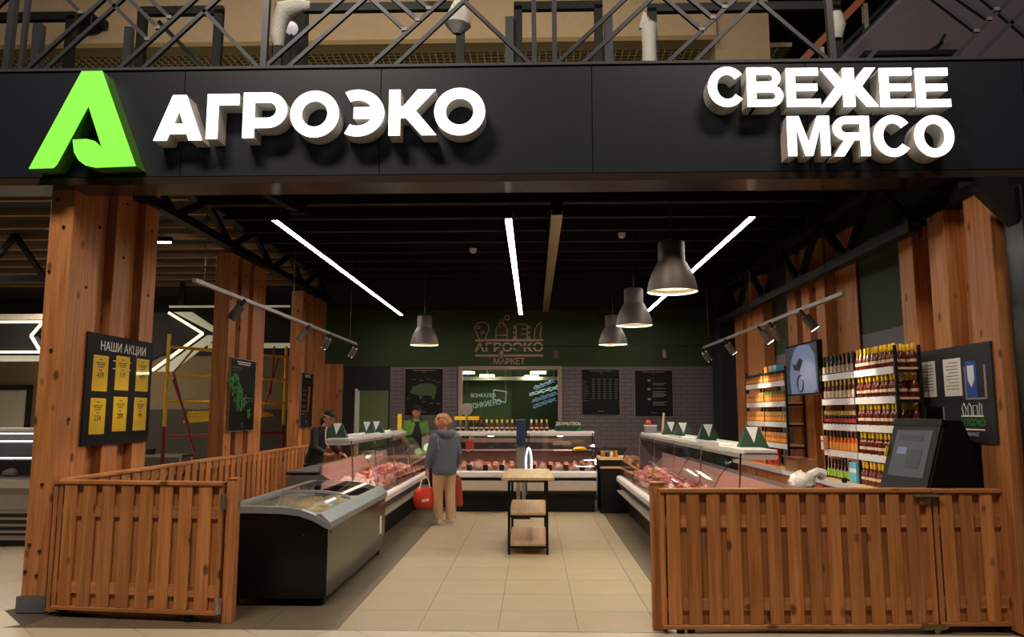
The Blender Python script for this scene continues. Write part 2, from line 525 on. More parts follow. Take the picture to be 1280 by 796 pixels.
# room behind the window and the doorway
wr = struct(MB().box(-4.4, 3.8, 18.4, 18.5, 0, 3.2).build('wall_kitchen', 'back_green'))
bb('wall_panel', 'back_dark', -.52, .55, 18.3, 18.4, 0, 3.1, wr)
bb('wall_panel', 'back_green', -2.1, -2.0, 15.2, 18.4, 0, 3.2, wr)
bb('side_wall', 'back_green', -4.4, -4.3, 15.14, 18.4, 0, 3.2, wr)
bb('side_wall', 'back_dark', 1.4, 1.5, 15.14, 18.4, 0, 3.2, wr)
bb('pipe', 'case_cream', -1.9, .9, 17.6, 17.68, 2.42, 2.5, wr)
ck = struct(MB().box(-4.4, 1.5, 15.14, 18.5, 3.2, 3.3).build('ceiling_kitchen', 'back_dark'))
for i, (x, y) in enumerate(((-1.05, 17.2), (-.05, 17.6), (-1.4, 15.9), (.1, 15.9))):
    p = bb('ceiling_lamp', 'room_panel', x-.16, x+.16, y-.1, y+.1, 2.48, 2.52)
    tag(p, ['square ceiling light glowing behind the left half of the window', 'square ceiling light glowing behind the right half of the window', 'ceiling light behind the upper left corner of the window glass', 'ceiling light behind the upper right corner of the window glass'][i], 'light', 'ceiling lights of the back room')
    bb('rod', 'steel', -.01, .01, -.01, .01, .02, .70, p)
p = bb('ceiling_lamp', 'room_panel', -3.5, -2.6, 16.4, 16.7, 2.48, 2.52); tag(p, 'ceiling light of the green room behind the open doorway', 'light', 'ceiling lights of the back room')
bb('rod', 'steel', -.01, .01, -.01, .01, .02, .70, p)

# ---- right wall
wr2 = struct(MB().box(3.80, 3.95, 6.72, WY, 0, 2.55).build('wall_right', 'grey_wall'))
bb('green_band', 'green_wall', 3.80, 3.95, 6.72, WY, 2.55, 3.9, wr2)
bb('black_band', 'dark_wall', 3.80, 3.95, 6.72, WY, 3.9, 4.4, wr2)
struct(bb('trim_2', 'dark_wall', 3.5, 3.79, 14.3, WY-.02, 0, 4.2))

# ---- ceiling
ce = struct(MB().box(-4.25, 3.95, 6.6, 15.15, 4.36, 4.46).build('ceiling', 'ceiling_black'))
for k in range(12):
    y = 6.95 + .7*k
    bb('joist', 'joist_dark', -4.1, 3.78, y-.05, y+.05, 4.20, 4.36, ce)
cn = struct(MB().box(-14, -4.25, 6.6, 18, 4.36, 4.46).build('ceiling_neighbour', 'ceiling_black'))
for k in range(13):
    y = 6.95 + .7*k
    bb('joist', 'joist_tan', -13.6, -4.26, y-.035, y+.035, 4.28, 4.36, cn)

# ---- neighbouring shop floor on the left
wn = struct(MB().box(-14, -4.3, 17.6, 17.8, 0, 3.0).build('wall_neighbour', 'neigh_wall'))
bb('dark_band', 'dark_wall', -14, -4.3, 17.58, 17.8, 3.0, 4.4, wn)
bb('dark_wainscot', 'neigh_dark', -11.6, -4.3, 17.56, 17.6, 0, 1.75, wn)
d2 = struct(thing('door_2', 'pale door with a dark frame in the far wall of the neighbouring shop', 'door', (-12.3, 17.6, 0)))
bb('door_leaf', 'case_cream', -.45, .45, -.05, 0, 0, 2.2, d2)
for x in (-.5, .5): bb('jamb', 'dark_wall', x-.05, x+.05, -.08, 0, 0, 2.3, d2)
bb('lintel', 'dark_wall', -.55, .55, -.08, 0, 2.2, 2.32, d2)

nf = struct(bb('floor_neighbour', 'floor_mall', -14, -4.4, 9.95, 17.5, -.008, 0))
# ---- fascia above the shop front
fa = struct(MB().box(-6.6, 6.2, 6.40, 6.62, 3.70, 4.70).build('trim_1', 'fascia_black'))
seams = [-6.6, -4.86, -3.10, -1.34, .52, 2.38, 4.24, 6.2]
for a, b in zip(seams, seams[1:]):
    bb('panel', 'fascia_black', a+.004, b-.004, 6.385, 6.40, 3.72, 4.69, fa)
bb('soffit', 'fascia_soffit', -6.6, 6.2, 6.36, 6.70, 3.64, 3.705, fa)
bb('top_flashing', 'frame_grey', -6.6, 6.2, 6.37, 6.66, 4.70, 4.725, fa)
up = struct(MB().box(-10, 6.2, 6.63, 11.6, 4.47, 4.68).build('floor_upper', 'dark_void'))

# ---- upper storey
bw = struct(MB().box(-12, 3.05, 12.0, 12.3, 7.86, 11).build('wall_upper', 'beige_wall'))
bb('edge_trim', 'beige_trim', -12, 3.05, 11.97, 12.3, 7.78, 7.86, bw)
bb('column', 'beige_wall', 3.05, 3.95, 12.1, 12.9, 5.0, 11, bw)
bb('beam', 'beige_wall', 3.0, 3.9, 12.9, 13.4, 8.3, 8.7, bw)
cu = struct(MB().box(-13, 8, 12.4, 19, 9.0, 9.1).build('ceiling_upper', 'dark_void'))
gr = MB()
for k in range(120): x = -10.5 + .125*k; gr.box(x-.008, x+.008, 12.9, 16.2, 8.10, 8.18)
for k in range(27): y = 12.9 + .125*k; gr.box(-10.5, 4.6, y-.008, y+.008, 8.10, 8.18)
stuff(gr.build('ceiling_grille', 'grille', cu))
for i, (a, b, y) in enumerate(((-4.85, -4.35, 13.9), (.08, .46, 13.6), (-7.3, -6.6, 14.0))):
    q = bb('ceiling_light', 'ceil_panel', a, b, y-.16, y+.16, 8.2, 8.24)
    tag(q, ['bright light panel behind the ceiling grille left of the wrapped rail bend', 'bright light panel behind the ceiling grille at the paired middle truss posts', 'dim light panel behind the ceiling grille above the green letter logo'][i], 'light', 'upper ceiling lights')
wu = struct(MB().box(-13, 9, 18.8, 19, 5, 9).build('wall_upper', 'dark_void'))

# ================================================================== SIGNS
def strip(mb, outer, inner, y0, y1, closed=False):
    n = len(outer); vs = []
    for y in (y0, y1):
        vs += [(p[0], y, p[1]) for p in outer] + [(p[0], y, p[1]) for p in inner]
    fs = []
    for i in range(n if closed else n-1):
        j = (i+1) % n
        fs += [(i, j, n+j, n+i), (2*n+i, 3*n+i, 3*n+j, 2*n+j), (i, 2*n+i, 2*n+j, j), (n+i, n+j, 3*n+j, 3*n+i)]
    if not closed: fs += [(0, n, 3*n, 2*n), (n-1, 3*n-1, 4*n-1, 2*n-1)]
    mb.add(vs, fs)
def arc(cx, cz, rx, rz, a0, a1, n=22):
    return [(cx + rx*math.cos(math.radians(a0+(a1-a0)*i/n)), cz + rz*math.sin(math.radians(a0+(a1-a0)*i/n))) for i in range(n+1)]
def bowl(x0, x1, z0, z1, s, flip=None):
    """D-shaped stroke: straight from x0, round at x1"""
    R = (z1-z0)/2; zc = (z0+z1)/2; rx = min(R*1.05, x1-x0-.01)
    o = [(x0, z1)] + arc(x1-rx, zc, rx, R, 90, -90, 16) + [(x0, z0)]
    i = [(x0, z1-s)] + arc(x1-rx, zc, rx-s*1.05, R-s, 90, -90, 16) + [(x0, z0+s)]
    if flip is not None:
        o = [(flip-p[0], p[1]) for p in o]; i = [(flip-p[0], p[1]) for p in i]
    return o, i
def glyph(mb, ch, w, h, s, y0, y1):
    P = lambda pts: mb.prism([(a*w, b*h) for a, b in pts], y0, y1, 'y')
    t = s/w; v = s/h
    if ch == 'А':
        P([(0,0),(.27,0),(.5,.66),(.73,0),(1,0),(.64,1),(.36,1)]); P([(.24,.14),(.76,.14),(.67,.36),(.33,.36)])
    elif ch == 'Г': P([(0,0),(t,0),(t,1-v),(1,1-v),(1,1),(0,1)])
    elif ch == 'Р':
        P([(0,0),(t,0),(t,1),(0,1)]); strip(mb, *bowl(s*.6, w, h*.22, h, s*.9), y0, y1)
    elif ch == 'О':
        strip(mb, arc(w/2,h/2,w/2,h/2,0,350,35), arc(w/2,h/2,w/2-s,h/2-s*.94,0,350,35), y0, y1, True)
    elif ch == 'Э':
        strip(mb, arc(w*.36,h/2,w*.64,h/2,-118,118), arc(w*.36,h/2,w*.64-s,h/2-s*.94,-118,118), y0, y1); P([(.27,.38),(1-t*.6,.38),(1-t*.6,.62),(.27,.62)])
    elif ch == 'К':
        P([(0,0),(t,0),(t,1),(0,1)]); P([(t,.63),(.30,.63),(.60,1),(.98,1),(.56,.54),(1,0),(.69,0),(.36,.38),(t,.38)])
    elif ch == 'С':
        strip(mb, arc(w*.52,h/2,w*.52,h/2,38,322), arc(w*.52,h/2,w*.52-s,h/2-s*.9,38,322), y0, y1)
    elif ch == 'В':
        P([(0,0),(t,0),(t,1),(0,1)]); strip(mb, *bowl(s*.6, w*.94, h*.46, h, s*.8), y0, y1); strip(mb, *bowl(s*.6, w, 0, h*.54, s*.8), y0, y1)
    elif ch == 'Е':
        P([(0,0),(1,0),(1,.19),(t,.19),(t,.41),(.92,.41),(.92,.59),(t,.59),(t,.81),(.96,.81),(.96,1),(0,1)])
    elif ch == 'Ж':
        L_ = [(.02,1),(.22,1),(.43,.60),(.43,.42),(.20,0),(0,0),(.27,.52)]
        P(L_); P([(1-a, b) for a, b in reversed(L_)]); P([(.40,0),(.60,0),(.60,1),(.40,1)])
    elif ch == 'М':
        P([(0,0),(0,1),(.28,1),(.5,.32),(.72,1),(1,1),(1,0),(.79,0),(.79,.74),(.585,0),(.415,0),(.21,.74),(.21,0)])
    elif ch == 'Я':
        P([(1-t,0),(1,0),(1,1),(1-t,1)]); strip(mb, *bowl(s*.6, w, h*.40, h, s*.85, w), y0, y1); P([(0,0),(.28,0),(.62,.45),(.33,.45)])
def letter_sign(root, items, s, y_face, y_back):
    ox, oy, oz = root.location
    for ch, x0, x1, z0, z1 in items:
        a = MB(); glyph(a, ch, x1-x0, z1-z0, s, y_face+.012, y_back)
        o = a.build('letter', 'letter_side', root, loc=(x0-ox, -oy, z0-oz))
        f = MB(); glyph(f, ch, x1-x0, z1-z0, s, y_face, y_face+.012)
        f.build('lit_face', 'letter_glow', o)
r = thing('letter_sign', 'white lit block letters АГРОЭКО on the black fascia beside the green logo', 'sign', (-1.84, 6.38, 4.0))
letter_sign(r, [('А',-3.26,-2.84,3.98,4.385),('Г',-2.805,-2.53,3.99,4.39),('Р',-2.49,-2.11,3.995,4.40),('О',-2.08,-1.66,3.995,4.41),('Э',-1.63,-1.27,4.0,4.415),('К',-1.23,-.82,4.005,4.41),('О',-.84,-.405,4.0,4.42)], .098, 6.2, 6.385)
r = thing('letter_sign', 'white lit block letters СВЕЖЕЕ МЯСО in two rows on the right of the black fascia', 'sign', (2.5, 6.38, 3.8))
letter_sign(r, [('С',1.49,1.80,4.225,4.58),('В',1.82,2.12,4.225,4.57),('Е',2.15,2.43,4.22,4.56),('Ж',2.43,2.91,4.215,4.555),('Е',2.93,3.21,4.21,4.55),('Е',3.23,3.51,4.205,4.545),
    ('М',2.14,2.49,3.79,4.135),('Я',2.52,2.82,3.785,4.13),('С',2.855,3.165,3.775,4.135),('О',3.19,3.515,3.77,4.13)], .075, 6.2, 6.385)
r = thing('leaf_logo', 'bright green letter A logo with a leaf in its crossbar on the black fascia', 'sign', (-3.88, 6.38, 3.74))
LG = [(-4.33,3.74),(-3.93,4.615),(-3.75,4.615),(-3.40,3.755),(-3.75,3.745),(-3.84,3.765),(-3.90,3.81),(-3.945,3.88),(-3.965,3.995),(-3.84,4.0),(-3.77,3.98),(-3.72,3.935),(-3.69,3.88),(-3.675,3.84),(-3.85,4.30),(-4.09,3.775),(-4.12,3.745)]
lp = [(x+3.88, z-3.74) for x, z in LG]
o = MB().prism(lp, -.168, 0, 'y').build('letter', 'logo_side', r)
MB().prism(lp, -.18, -.168, 'y').build('lit_face', 'logo_glow', o)

# ================================================================== STEEL TRUSS ABOVE THE FASCIA
tr = thing('lattice_truss', 'dark steel lattice truss with paired diagonal tubes standing on the black fascia', 'truss', (0, 6.5, 4.72))
TR = [(-4.82,4.72,-4.8,5.6,.06),(-4.69,4.72,-4.67,5.6,.04),(-4.67,4.74,-3.83,5.58),(-4.49,4.74,-3.65,5.58),(-3.8,4.74,-2.98,5.56),(-3.58,4.74,-2.77,5.56),(-4.41,5.56,-4.16,5.32),(-3.97,5.5,-3.52,5.05),(-3.87,5.6,-3.43,5.16),(-3.66,5.58,-3.33,5.26),(-3.02,5.33,-2.46,4.74),(-2.44,4.72,-2.43,5.6,.055),(-2.46,4.74,-1.6,5.55),(-2.24,4.74,-1.39,5.55),(-1.50,4.74,-.66,5.54),(-1.27,4.74,-.47,5.53),(-1.6,5.54,-1.16,5.11),(-1.4,5.53,-1.04,5.2),(-1.18,5.53,-.94,5.31),(-.61,5.37,.01,4.74),(.02,4.72,.01,5.6,.042),(.2,4.72,.2,5.6,.042),(.19,4.74,.98,5.51),(.42,4.74,1.21,5.5),(1.18,4.74,1.96,5.48),(1.42,4.74,2.16,5.48),(1.08,5.49,1.52,5.07),(1.29,5.49,1.62,5.18),(1.49,5.49,1.73,5.28),(2.03,5.34,2.66,4.74),(2.67,4.72,2.65,5.6,.055),(2.71,4.74,3.42,5.45),(2.94,4.74,3.64,5.44),(3.48,5.43,3.94,5.02),(3.69,5.43,4.06,5.13),(3.92,5.43,4.13,5.22),(3.69,4.74,4.37,5.43),(3.90,4.74,4.56,5.4),(-5.6,4.74,-4.85,5.5),(4.15,5.2,4.6,4.74)]
for t in TR:
    x0, z0, x1, z1 = t[:4]; w = t[4] if len(t) > 4 else .034
    bar = MB().bar((x0, 0, z0-4.72), (x1, 0, z1-4.72), w, w, (0,1,0)).build('truss_post' if len(t) > 4 else 'diagonal', 'steel_bar', tr)
    if len(t) == 4:
        e = (x1, z1) if z1 < z0 else (x0, z0)
        MB().box(e[0]-.024, e[0]+.024, -.024, .024, e[1]-4.72-.014, e[1]-4.72+.016).build('weld_plate', 'weld_grey', bar)
bb('bottom_chord', 'steel_bar', -5.6, 5.2, -.03, .03, .0, .02, tr)
bb('top_chord', 'steel_bar', -5.6, 5.2, -.03, .03, .85, .9, tr)

# ================================================================== UPPER GALLERY
def gate_frame(label, xl, xr, zt, yb=8.6):
    t = thing('gallery_frame', label, 'railing', ((xl+xr)/2, yb, 4.68), 0, 'railing frames on the upper gallery')
    w = (xr-xl)/2; h = zt-4.68
    for x in (-w, w): bb('frame_post', 'frame_black', x-.05, x+.05, -.04, .04, 0, h, t)
    bb('handrail', 'frame_black', -w-.05, w+.05, -.04, .04, h-.05, h+.05, t)
    return t
t = gate_frame('black railing frame at the far left end of the upper gallery', -7.3, -5.62, 6.46)
bb('brace', 'frame_grey', .5, .6, -.2, -.1, 0, 1.6, t)
t = gate_frame('black railing frame above the green letter logo', -4.74, -3.8, 6.51)
MB().bar((-.32,.1,1.75), (.9,.1,.5), .05).build('brace', 'frame_black', t)
bb('stub_post', 'frame_grey', -.75, -.66, .1, .18, 0, 1.7, t)
t = gate_frame('long black railing frame with wrapped left bend above the middle white letters', -3.06, -.86, 6.52)
t2 = t
gate_frame('black railing frame beside the paired middle truss posts', -.17, .79, 6.50)
t4 = gate_frame('long black railing frame left of the escalator with a wrapped post', 1.43, 3.6, 6.45)
for i, x in enumerate((-.27, .9)):
    q = bb('stub_post', 'frame_grey', x-.05, x+.05, 8.5, 8.6, 4.68, 6.33)
    tag(q, ['short grey post left of the middle black railing frame', 'short grey post right of the middle black railing frame'][i], 'post', 'short posts on the upper gallery')
wp = MB().tube([(-1.1,0,1.36),(-1.11,-.02,1.5),(-1.09,0,1.68),(-1.04,-.02,1.80),(-.90,0,1.86),(-.72,0,1.87)], [.06,.09,.10,.13,.10,.06], 10).build('bubble_wrap', 'bubble_wrap', t2, True)
MB().tube([(1.06,-.02,1.48),(1.07,-.04,1.58),(1.08,-.03,1.7),(1.07,0,1.88)], [.06,.16,.15,.07], 10).build('bubble_wrap', 'bubble_wrap', t2, True)
MB().tube([(-1.13,-.02,1.02),(-1.13,-.02,1.3),(-1.13,-.02,1.55),(-1.16,-.02,1.64),(-1.22,-.03,1.5)], [.09,.085,.1,.08,.03], 10).build('bubble_wrap', 'bubble_wrap', t4, True)
MB().tube([(1.06,-.02,1.35),(1.06,-.04,1.5),(1.06,-.02,1.65)], [.07,.11,.09], 10).build('bubble_wrap', 'bubble_wrap', t4, True)
t = thing('standing_screen', 'tall black panel behind the wrapped rail bend on the upper gallery', 'panel', (-3.78, 11.2, 4.68))
bb('panel_body', 'frame_black', -.3, .26, -.06, .06, 0, 3.25, t, .04)
bb('foot', 'frame_grey', -.36, .32, -.2, .2, 0, .06, t)
t = thing('globe_lamp', 'small pale globe lamp in front of the tall black panel upstairs', 'lamp', (-3.62, 10.7, 4.68))
MB().lathe([(.02,0),(.02,2.62)], n=8).build('stem', 'frame_black', t)
MB().lathe([(.14,0),(.14,.03)], n=16).build('foot', 'frame_black', t)
MB().ball((0,0,2.72), .10, 16, 10).build('globe', 'globe_glow', t, True)
t = thing('wall_speaker', 'small black speaker on the beige wall above the green logo', 'speaker', (-7.45, 11.9, 8.17))
bb('speaker_box', 'frame_black', -.2, .14, -.2, .1, -.12, .12, t, .02); bb('bracket', 'frame_black', .14, .28, -.1, .05, -.06, .06, t)

# escalator beside the gallery on the right
t = thing('escalator', 'mauve grey escalator side cladding rising to the right above the sign', 'escalator', (5.0, 9.1, 4.68))
P = [(-1.15,.0),(-1.15,1.35),(.05,2.55),(4,6.5),(7,6.5),(7,0)]
MB().prism(P, 0, .9, 'y').build('side_cladding', 'panel_mauve', t)
MB().prism([(-1.2,1.34),(-1.15,1.42),(4,6.62),(4,6.5)], -.04, .9, 'y').build('edge_trim', 'frame_black', t)
MB().bar((-2.0,.5,1.0), (.6,.5,3.7), .09).build('handrail', 'orange_trim', t)
MB().bar((-1.9,.5,.75), (.7,.5,3.4), .05).build('lower_rail', 'frame_black', t)
for x, z in ((-1.75, 1.2), (-1.2, 1.75), (-.6, 2.35)): bb('baluster', 'steel', x-.03, x+.03, .47, .53, z-1.2, z, t)
bb('ledge', 'frame_black', -.95, .2, -.2, 0, 1.30, 1.36, t)
MB().bar((-.1,-.1,1.3), (.08,-.1,1.6), .03).build('prop', 'frame_black', t); MB().bar((-.28,-.1,1.3), (.05,-.1,1.5), .03).build('prop', 'frame_black', t)
# ================================================================== TIMBER PIERS
def pier(label, side, boards, ztop, plinth=False):
    y0 = boards[0][0]; y1 = boards[-1][1]
    X = -4.225 if side < 0 else 3.71
    t = thing('timber_pier', label, 'pillar', (X, (y0+y1)/2, 0), 0, 'ribbed timber pillars')
    for a, b, proud in boards:
        if side < 0: xa, xb = (-4.31, -4.10) if proud else (-4.30, -4.19)
        else: xa, xb = (3.62, 3.785) if proud else (3.765, 3.785)
        bb('board', 'larch', xa-X, xb-X, a-(y0+y1)/2+.001, b-(y0+y1)/2-.001, (.13 if plinth else .02), ztop, t, .004)
    if plinth: bb('plinth', 'plinth_grey', -4.34-X, -4.09-X, y0-(y0+y1)/2-.01, y1-(y0+y1)/2, 0, .13, t)
    return t
p1 = pier('ribbed timber pillar at the front left carrying the yellow price board', -1, [(6.5,6.95,1),(6.95,7.2,0),(7.2,7.47,1),(7.47,7.75,0),(7.75,8.03,1)], 4.15, True)
b = MB().lathe([(.014,0),(.014,.012)], n=8).mesh('bolt', 'case_dark')
for x, z in ((-.06,.33),(.04,.30),(-.04,.55),(.05,.50),(.03,1.05),(.02,2.2),(-.02,3.55),(.05,3.3),(-.05,2.9)):
    obj('bolt', b, p1, (x, -.765, z), (PI/2, 0, 0))
for y, z in ((-.55,3.7),(-.35,3.4),(-.62,1.6),(.1,3.75),(.1,3.2),(.62,3.6),(.62,2.9),(-.5,2.8)):
    obj('bolt', b, p1, (.125, y, z), (0, PI/2, 0))
p2 = pier('ribbed timber pillar carrying the black poster with green print', -1, [(10.05,10.30,1),(10.30,10.46,0),(10.46,10.74,1),(10.74,10.92,0),(10.92,11.42,1)], 3.83)
for y, z in ((-.62,3.7),(-.60,3.55),(-.64,3.2),(-.14,3.6),(.3,3.6),(.5,3.55)): obj('bolt', b, p2, (.125, y, z), (0, PI/2, 0))
p3 = pier('ribbed timber pillar carrying the narrow black poster with red print', -1, [(13.3,13.5,1),(13.5,13.68,0),(13.68,13.95,1),(13.95,14.15,0),(14.15,14.85,1)], 3.83)
for y, z in ((-.72,3.65),(-.68,3.5),(.2,3.65)): obj('bolt', b, p3, (.125, y, z), (0, PI/2, 0))
t = thing('timber_pier', 'flat timber pillar closing the back left corner beside the narrow poster', 'panel', (-4.0, 14.9, 0))
for k in range(3): bb('board', 'larch', -.1+.115*k, .01+.115*k, -.04, .06, .02, 2.62, t)
pr_ = pier('ribbed timber pillar at the front right carrying the dark notice board', 1, [(5.98,6.34,1),(6.34,6.65,0),(6.65,6.93,1),(6.93,7.22,0),(7.22,7.5,1)], 3.44)
bb('head_plate', 'black_paint', 3.60-3.71, 3.785-3.71, 5.97-6.73, 6.34-6.73, 3.44, 3.53, pr_)
bb('head_plate', 'black_paint', 3.60-3.71, 3.785-3.71, 6.34-6.73, 7.5-6.73, 3.44, 3.60, pr_)
pier('ribbed timber pillar behind the television on the right wall', 1, [(8.85,9.45,0),(9.45,9.74,1),(9.74,9.98,0),(9.98,10.27,1),(10.27,10.48,0),(10.48,10.85,1)], 3.85)
pier('ribbed timber pillar at the back right behind the far bottle rack', 1, [(12.0,12.9,1),(12.9,13.2,0),(13.2,13.7,1)], 3.85)
# black steel post on the right edge
t = thing('steel_post', 'black steel post closing the shop front on the right edge', 'pillar', (3.80, 5.8, 0))
bb('shaft', 'black_gloss', -.12, .28, -.12, .12, .06, 3.38, t, .01)
bb('base_plate', 'plinth_grey', -.17, .33, -.16, .16, 0, .3, t)
MB().prism([(-.40,3.38),(-.12,3.08),(-.12,3.38)], -.06, .06, 'y').build('gusset', 'black_paint', t)
MB().prism([(.28,3.38),(.28,3.08),(.58,3.38)], -.06, .06, 'y').build('gusset', 'black_paint', t)

# steel trusses under the ceiling, along both sides
def side_truss(label, x, y0, y1, zb, zt, n):
    t = thing('roof_truss', label, 'truss', (x, (y0+y1)/2, zb), 0, 'black roof trusses')
    L = (y1-y0)/2; h = zt-zb
    bb('bottom_chord', 'black_paint', -.06, .06, -L, L, 0, .1, t); bb('top_chord', 'black_paint', -.06, .06, -L, L, h-.1, h, t)
    for k in range(n):
        ya = -L + 2*L*k/n; yb = -L + 2*L*(k+1)/n; m = (ya+yb)/2
        MB().bar((0,ya,.05),(0,m,h-.05),.07).build('web', 'black_paint', t); MB().bar((0,m,h-.05),(0,yb,.05),.07).build('web', 'black_paint', t)
    return t
side_truss('black lattice roof truss above the left row of timber pillars', -4.1, 6.75, 14.9, 3.86, 4.34, 5)
side_truss('black lattice roof truss in front of the right timber pillars', 3.42, 6.75, 14.2, 3.27, 3.98, 5)
t = thing('roof_brace', 'brown diagonal roof strut at the top left beneath the ceiling', 'beam', (-3.0, 8.0, 4.05))
MB().bar((-.25,-.9,.1), (.15,.9,.06), .09).build('strut', 'joist_dark', t); bb('end_plate', 'black_paint', .05, .25, .85, .95, 0, .16, t)

# ================================================================== FENCES
def fence(name, label, loc, rz, L, z0, z1, n, bwid, caps=True, stile=True, group=None, rails=(.17, .76)):
    """board-on-board fence: proud boards in front, boards set back behind the gaps, rails between"""
    t = thing(name, label, 'fence', loc, rz, group)
    H = z1 - z0
    if stile:
        for x in (.0175, L-.0175): bb('stile', 'larch', x-.0175, x+.0175, -.03, .035, z0, z1-.02, t)
    bb('cap_rail', 'larch', 0, L, -.045, .05, z1-.03, z1, t, .004)
    bb('bottom_rail', 'larch', 0, L, -.045, .05, z0, z0+.03, t, .004)
    for f in rails: bb('rail', 'larch', .03, L-.03, -.020, .012, z0+H*f-.045, z0+H*f+.045, t)
    pit = (L-.07)/(n + .12)
    for k in range(n):
        xc = .035 + pit*(k+.42)
        bb('slat', 'larch', xc-bwid/2, xc+bwid/2, -.034, -.010, z0+.03, z1-.03, t, .003)
    for k in range(n+1):
        xc = .035 + pit*(k-.08)
        xa, xb = max(.036, xc-.052), min(L-.036, xc+.052)
        if xb - xa > .02: bb('back_slat', 'larch', xa, xb, .000, .024, z0+.03, z1-.03, t)
    return t
def hinge(t, x, z, m, wide=True):
    h = bb('latch' if wide else 'hinge', m, x-(.09 if wide else .02), x+(.09 if wide else .02), -.058, -.046, z-.02 if wide else z-.06, z+.02 if wide else z+.06, t)
    MB().tube([(-.09 if wide else 0,-.012,0 if wide else -.06), (.10 if wide else 0,-.012,0 if wide else .06)], .011, 8).build('pin', m, h, True)
    if wide: bb('tongue', m, .0, .03, -.014, 0, -.06, 0, h)
# right front gate and its fixed end panel
t = fence('slatted_gate', 'long slatted larch gate across the right half of the shop entrance', (.97, 6.05, 0), math.radians(2.2), 2.1, .035, 1.075, 13, .102)
hinge(t, 2.05, 1.02, 'brass'); hinge(t, 2.05, .05, 'brass')
for x in (.14, .22): MB().lathe([(.03,0),(.03,.035)], n=10).build('caster', 'black_paint', t, loc=(x, 0, 0))
t = fence('slatted_fence', 'short slatted larch panel between the right gate and the steel post', (3.085, 6.132, 0), math.radians(2.2), .56, .05, 1.07, 3, .098)
for x in (.06,.5): bb('foot', 'black_paint', x-.03, x+.03, -.03, .03, 0, .05, t)
t = thing('gate_post', 'square larch post at the left end of the right gate', 'post', (.965, 6.15, 0))
bb('shaft', 'larch', -.05, .06, -.04, .04, 0, 1.10, t, .004); bb('cap', 'larch', -.055, .065, -.045, .045, 1.10, 1.115, t)
# left gate, fixed panel, post
t = fence('slatted_gate', 'square slatted larch gate standing before the front left timber pillar', (-3.96, 6.40, 0), math.radians(-6.3), 1.46, .06, 1.10, 8, .112)
MB().lathe([(.025,0),(.025,.06)], n=10).build('caster', 'black_paint', t, loc=(.08, 0, 0)); MB().lathe([(.035,0),(.035,.06)], n=10).build('caster', 'black_paint', t, loc=(1.2, 0, 0))
hinge(t, 1.475, .95, 'steel', False); hinge(t, 1.475, .14, 'steel', False)
t = fence('slatted_fence', 'slatted larch fence panel half hidden behind the square left gate', (-4.06, 6.49, 0), math.radians(-6.3), 1.5, .02, 1.09, 8, .11)
bb('foot', 'black_paint', .05, .35, -.02, .03, 0, .02, t)
t = thing('gate_post', 'square larch post at the hinge side of the left gate', 'post', (-2.455, 6.26, 0))
bb('shaft', 'larch', -.03, .05, -.05, .05, 0, 1.12, t, .004); bb('cap', 'larch', -.035, .055, -.055, .055, 1.12, 1.13, t)
# low side fence along the left pillars (boards face the shop: +X)
t = fence('slatted_fence', 'long low slatted larch fence running back along the left pillars', (-4.02, 6.55, 0), PI/2, 8.2, .02, 1.10, 42, .125, rails=(.1, .93))

# ================================================================== BOARDS AND POSTERS ON THE LEFT PILLARS
t = thing('price_board', 'black board headed НАШИ АКЦИИ with six yellow sheets on the left pillar', 'notice board', (-4.09, 7.42, 1.36))
bb('backing', 'poster_black', 0, .012, -.60, .60, 0, 1.04, t)
text('lettering', 'НАШИ АКЦИИ', .122, 'white_print', t, (.013, .03, .925), EAST, .001, .0, sx=1.0)
nums = [['439','119','499'],['234','289','99']]
for r in range(2):
    for k in range(3):
        y = -.37 + .385*k; z = (.50 if r == 0 else .10) + (.02 if k else 0)
        sh = bb('price_sheet', 'yellow_sheet', .013, .016, y-.125, y+.125, z, z+.335, t)
        ln = MB()
        for w_, z_ in ((.05,.13),(.16,.098),(.13,.08),(.09,.06),(.05,.03)): ln.box(.0015, .0025, -w_/2, w_/2, z_-.004, z_+.004)
        ln.build('printed_lines', 'case_dark', sh)
        text('price', nums[r][k], .075, 'case_dark', sh, (.0025, .0, -.02), EAST, .0005)
        bb('clear_pocket', 'clear_film', .003, .005, -.135, .135, -.172, .160, sh)
for z in (.80, .725): bb('slot', 'white_print', .012, .0135, -.16, .17, z-.004, z+.004, t)

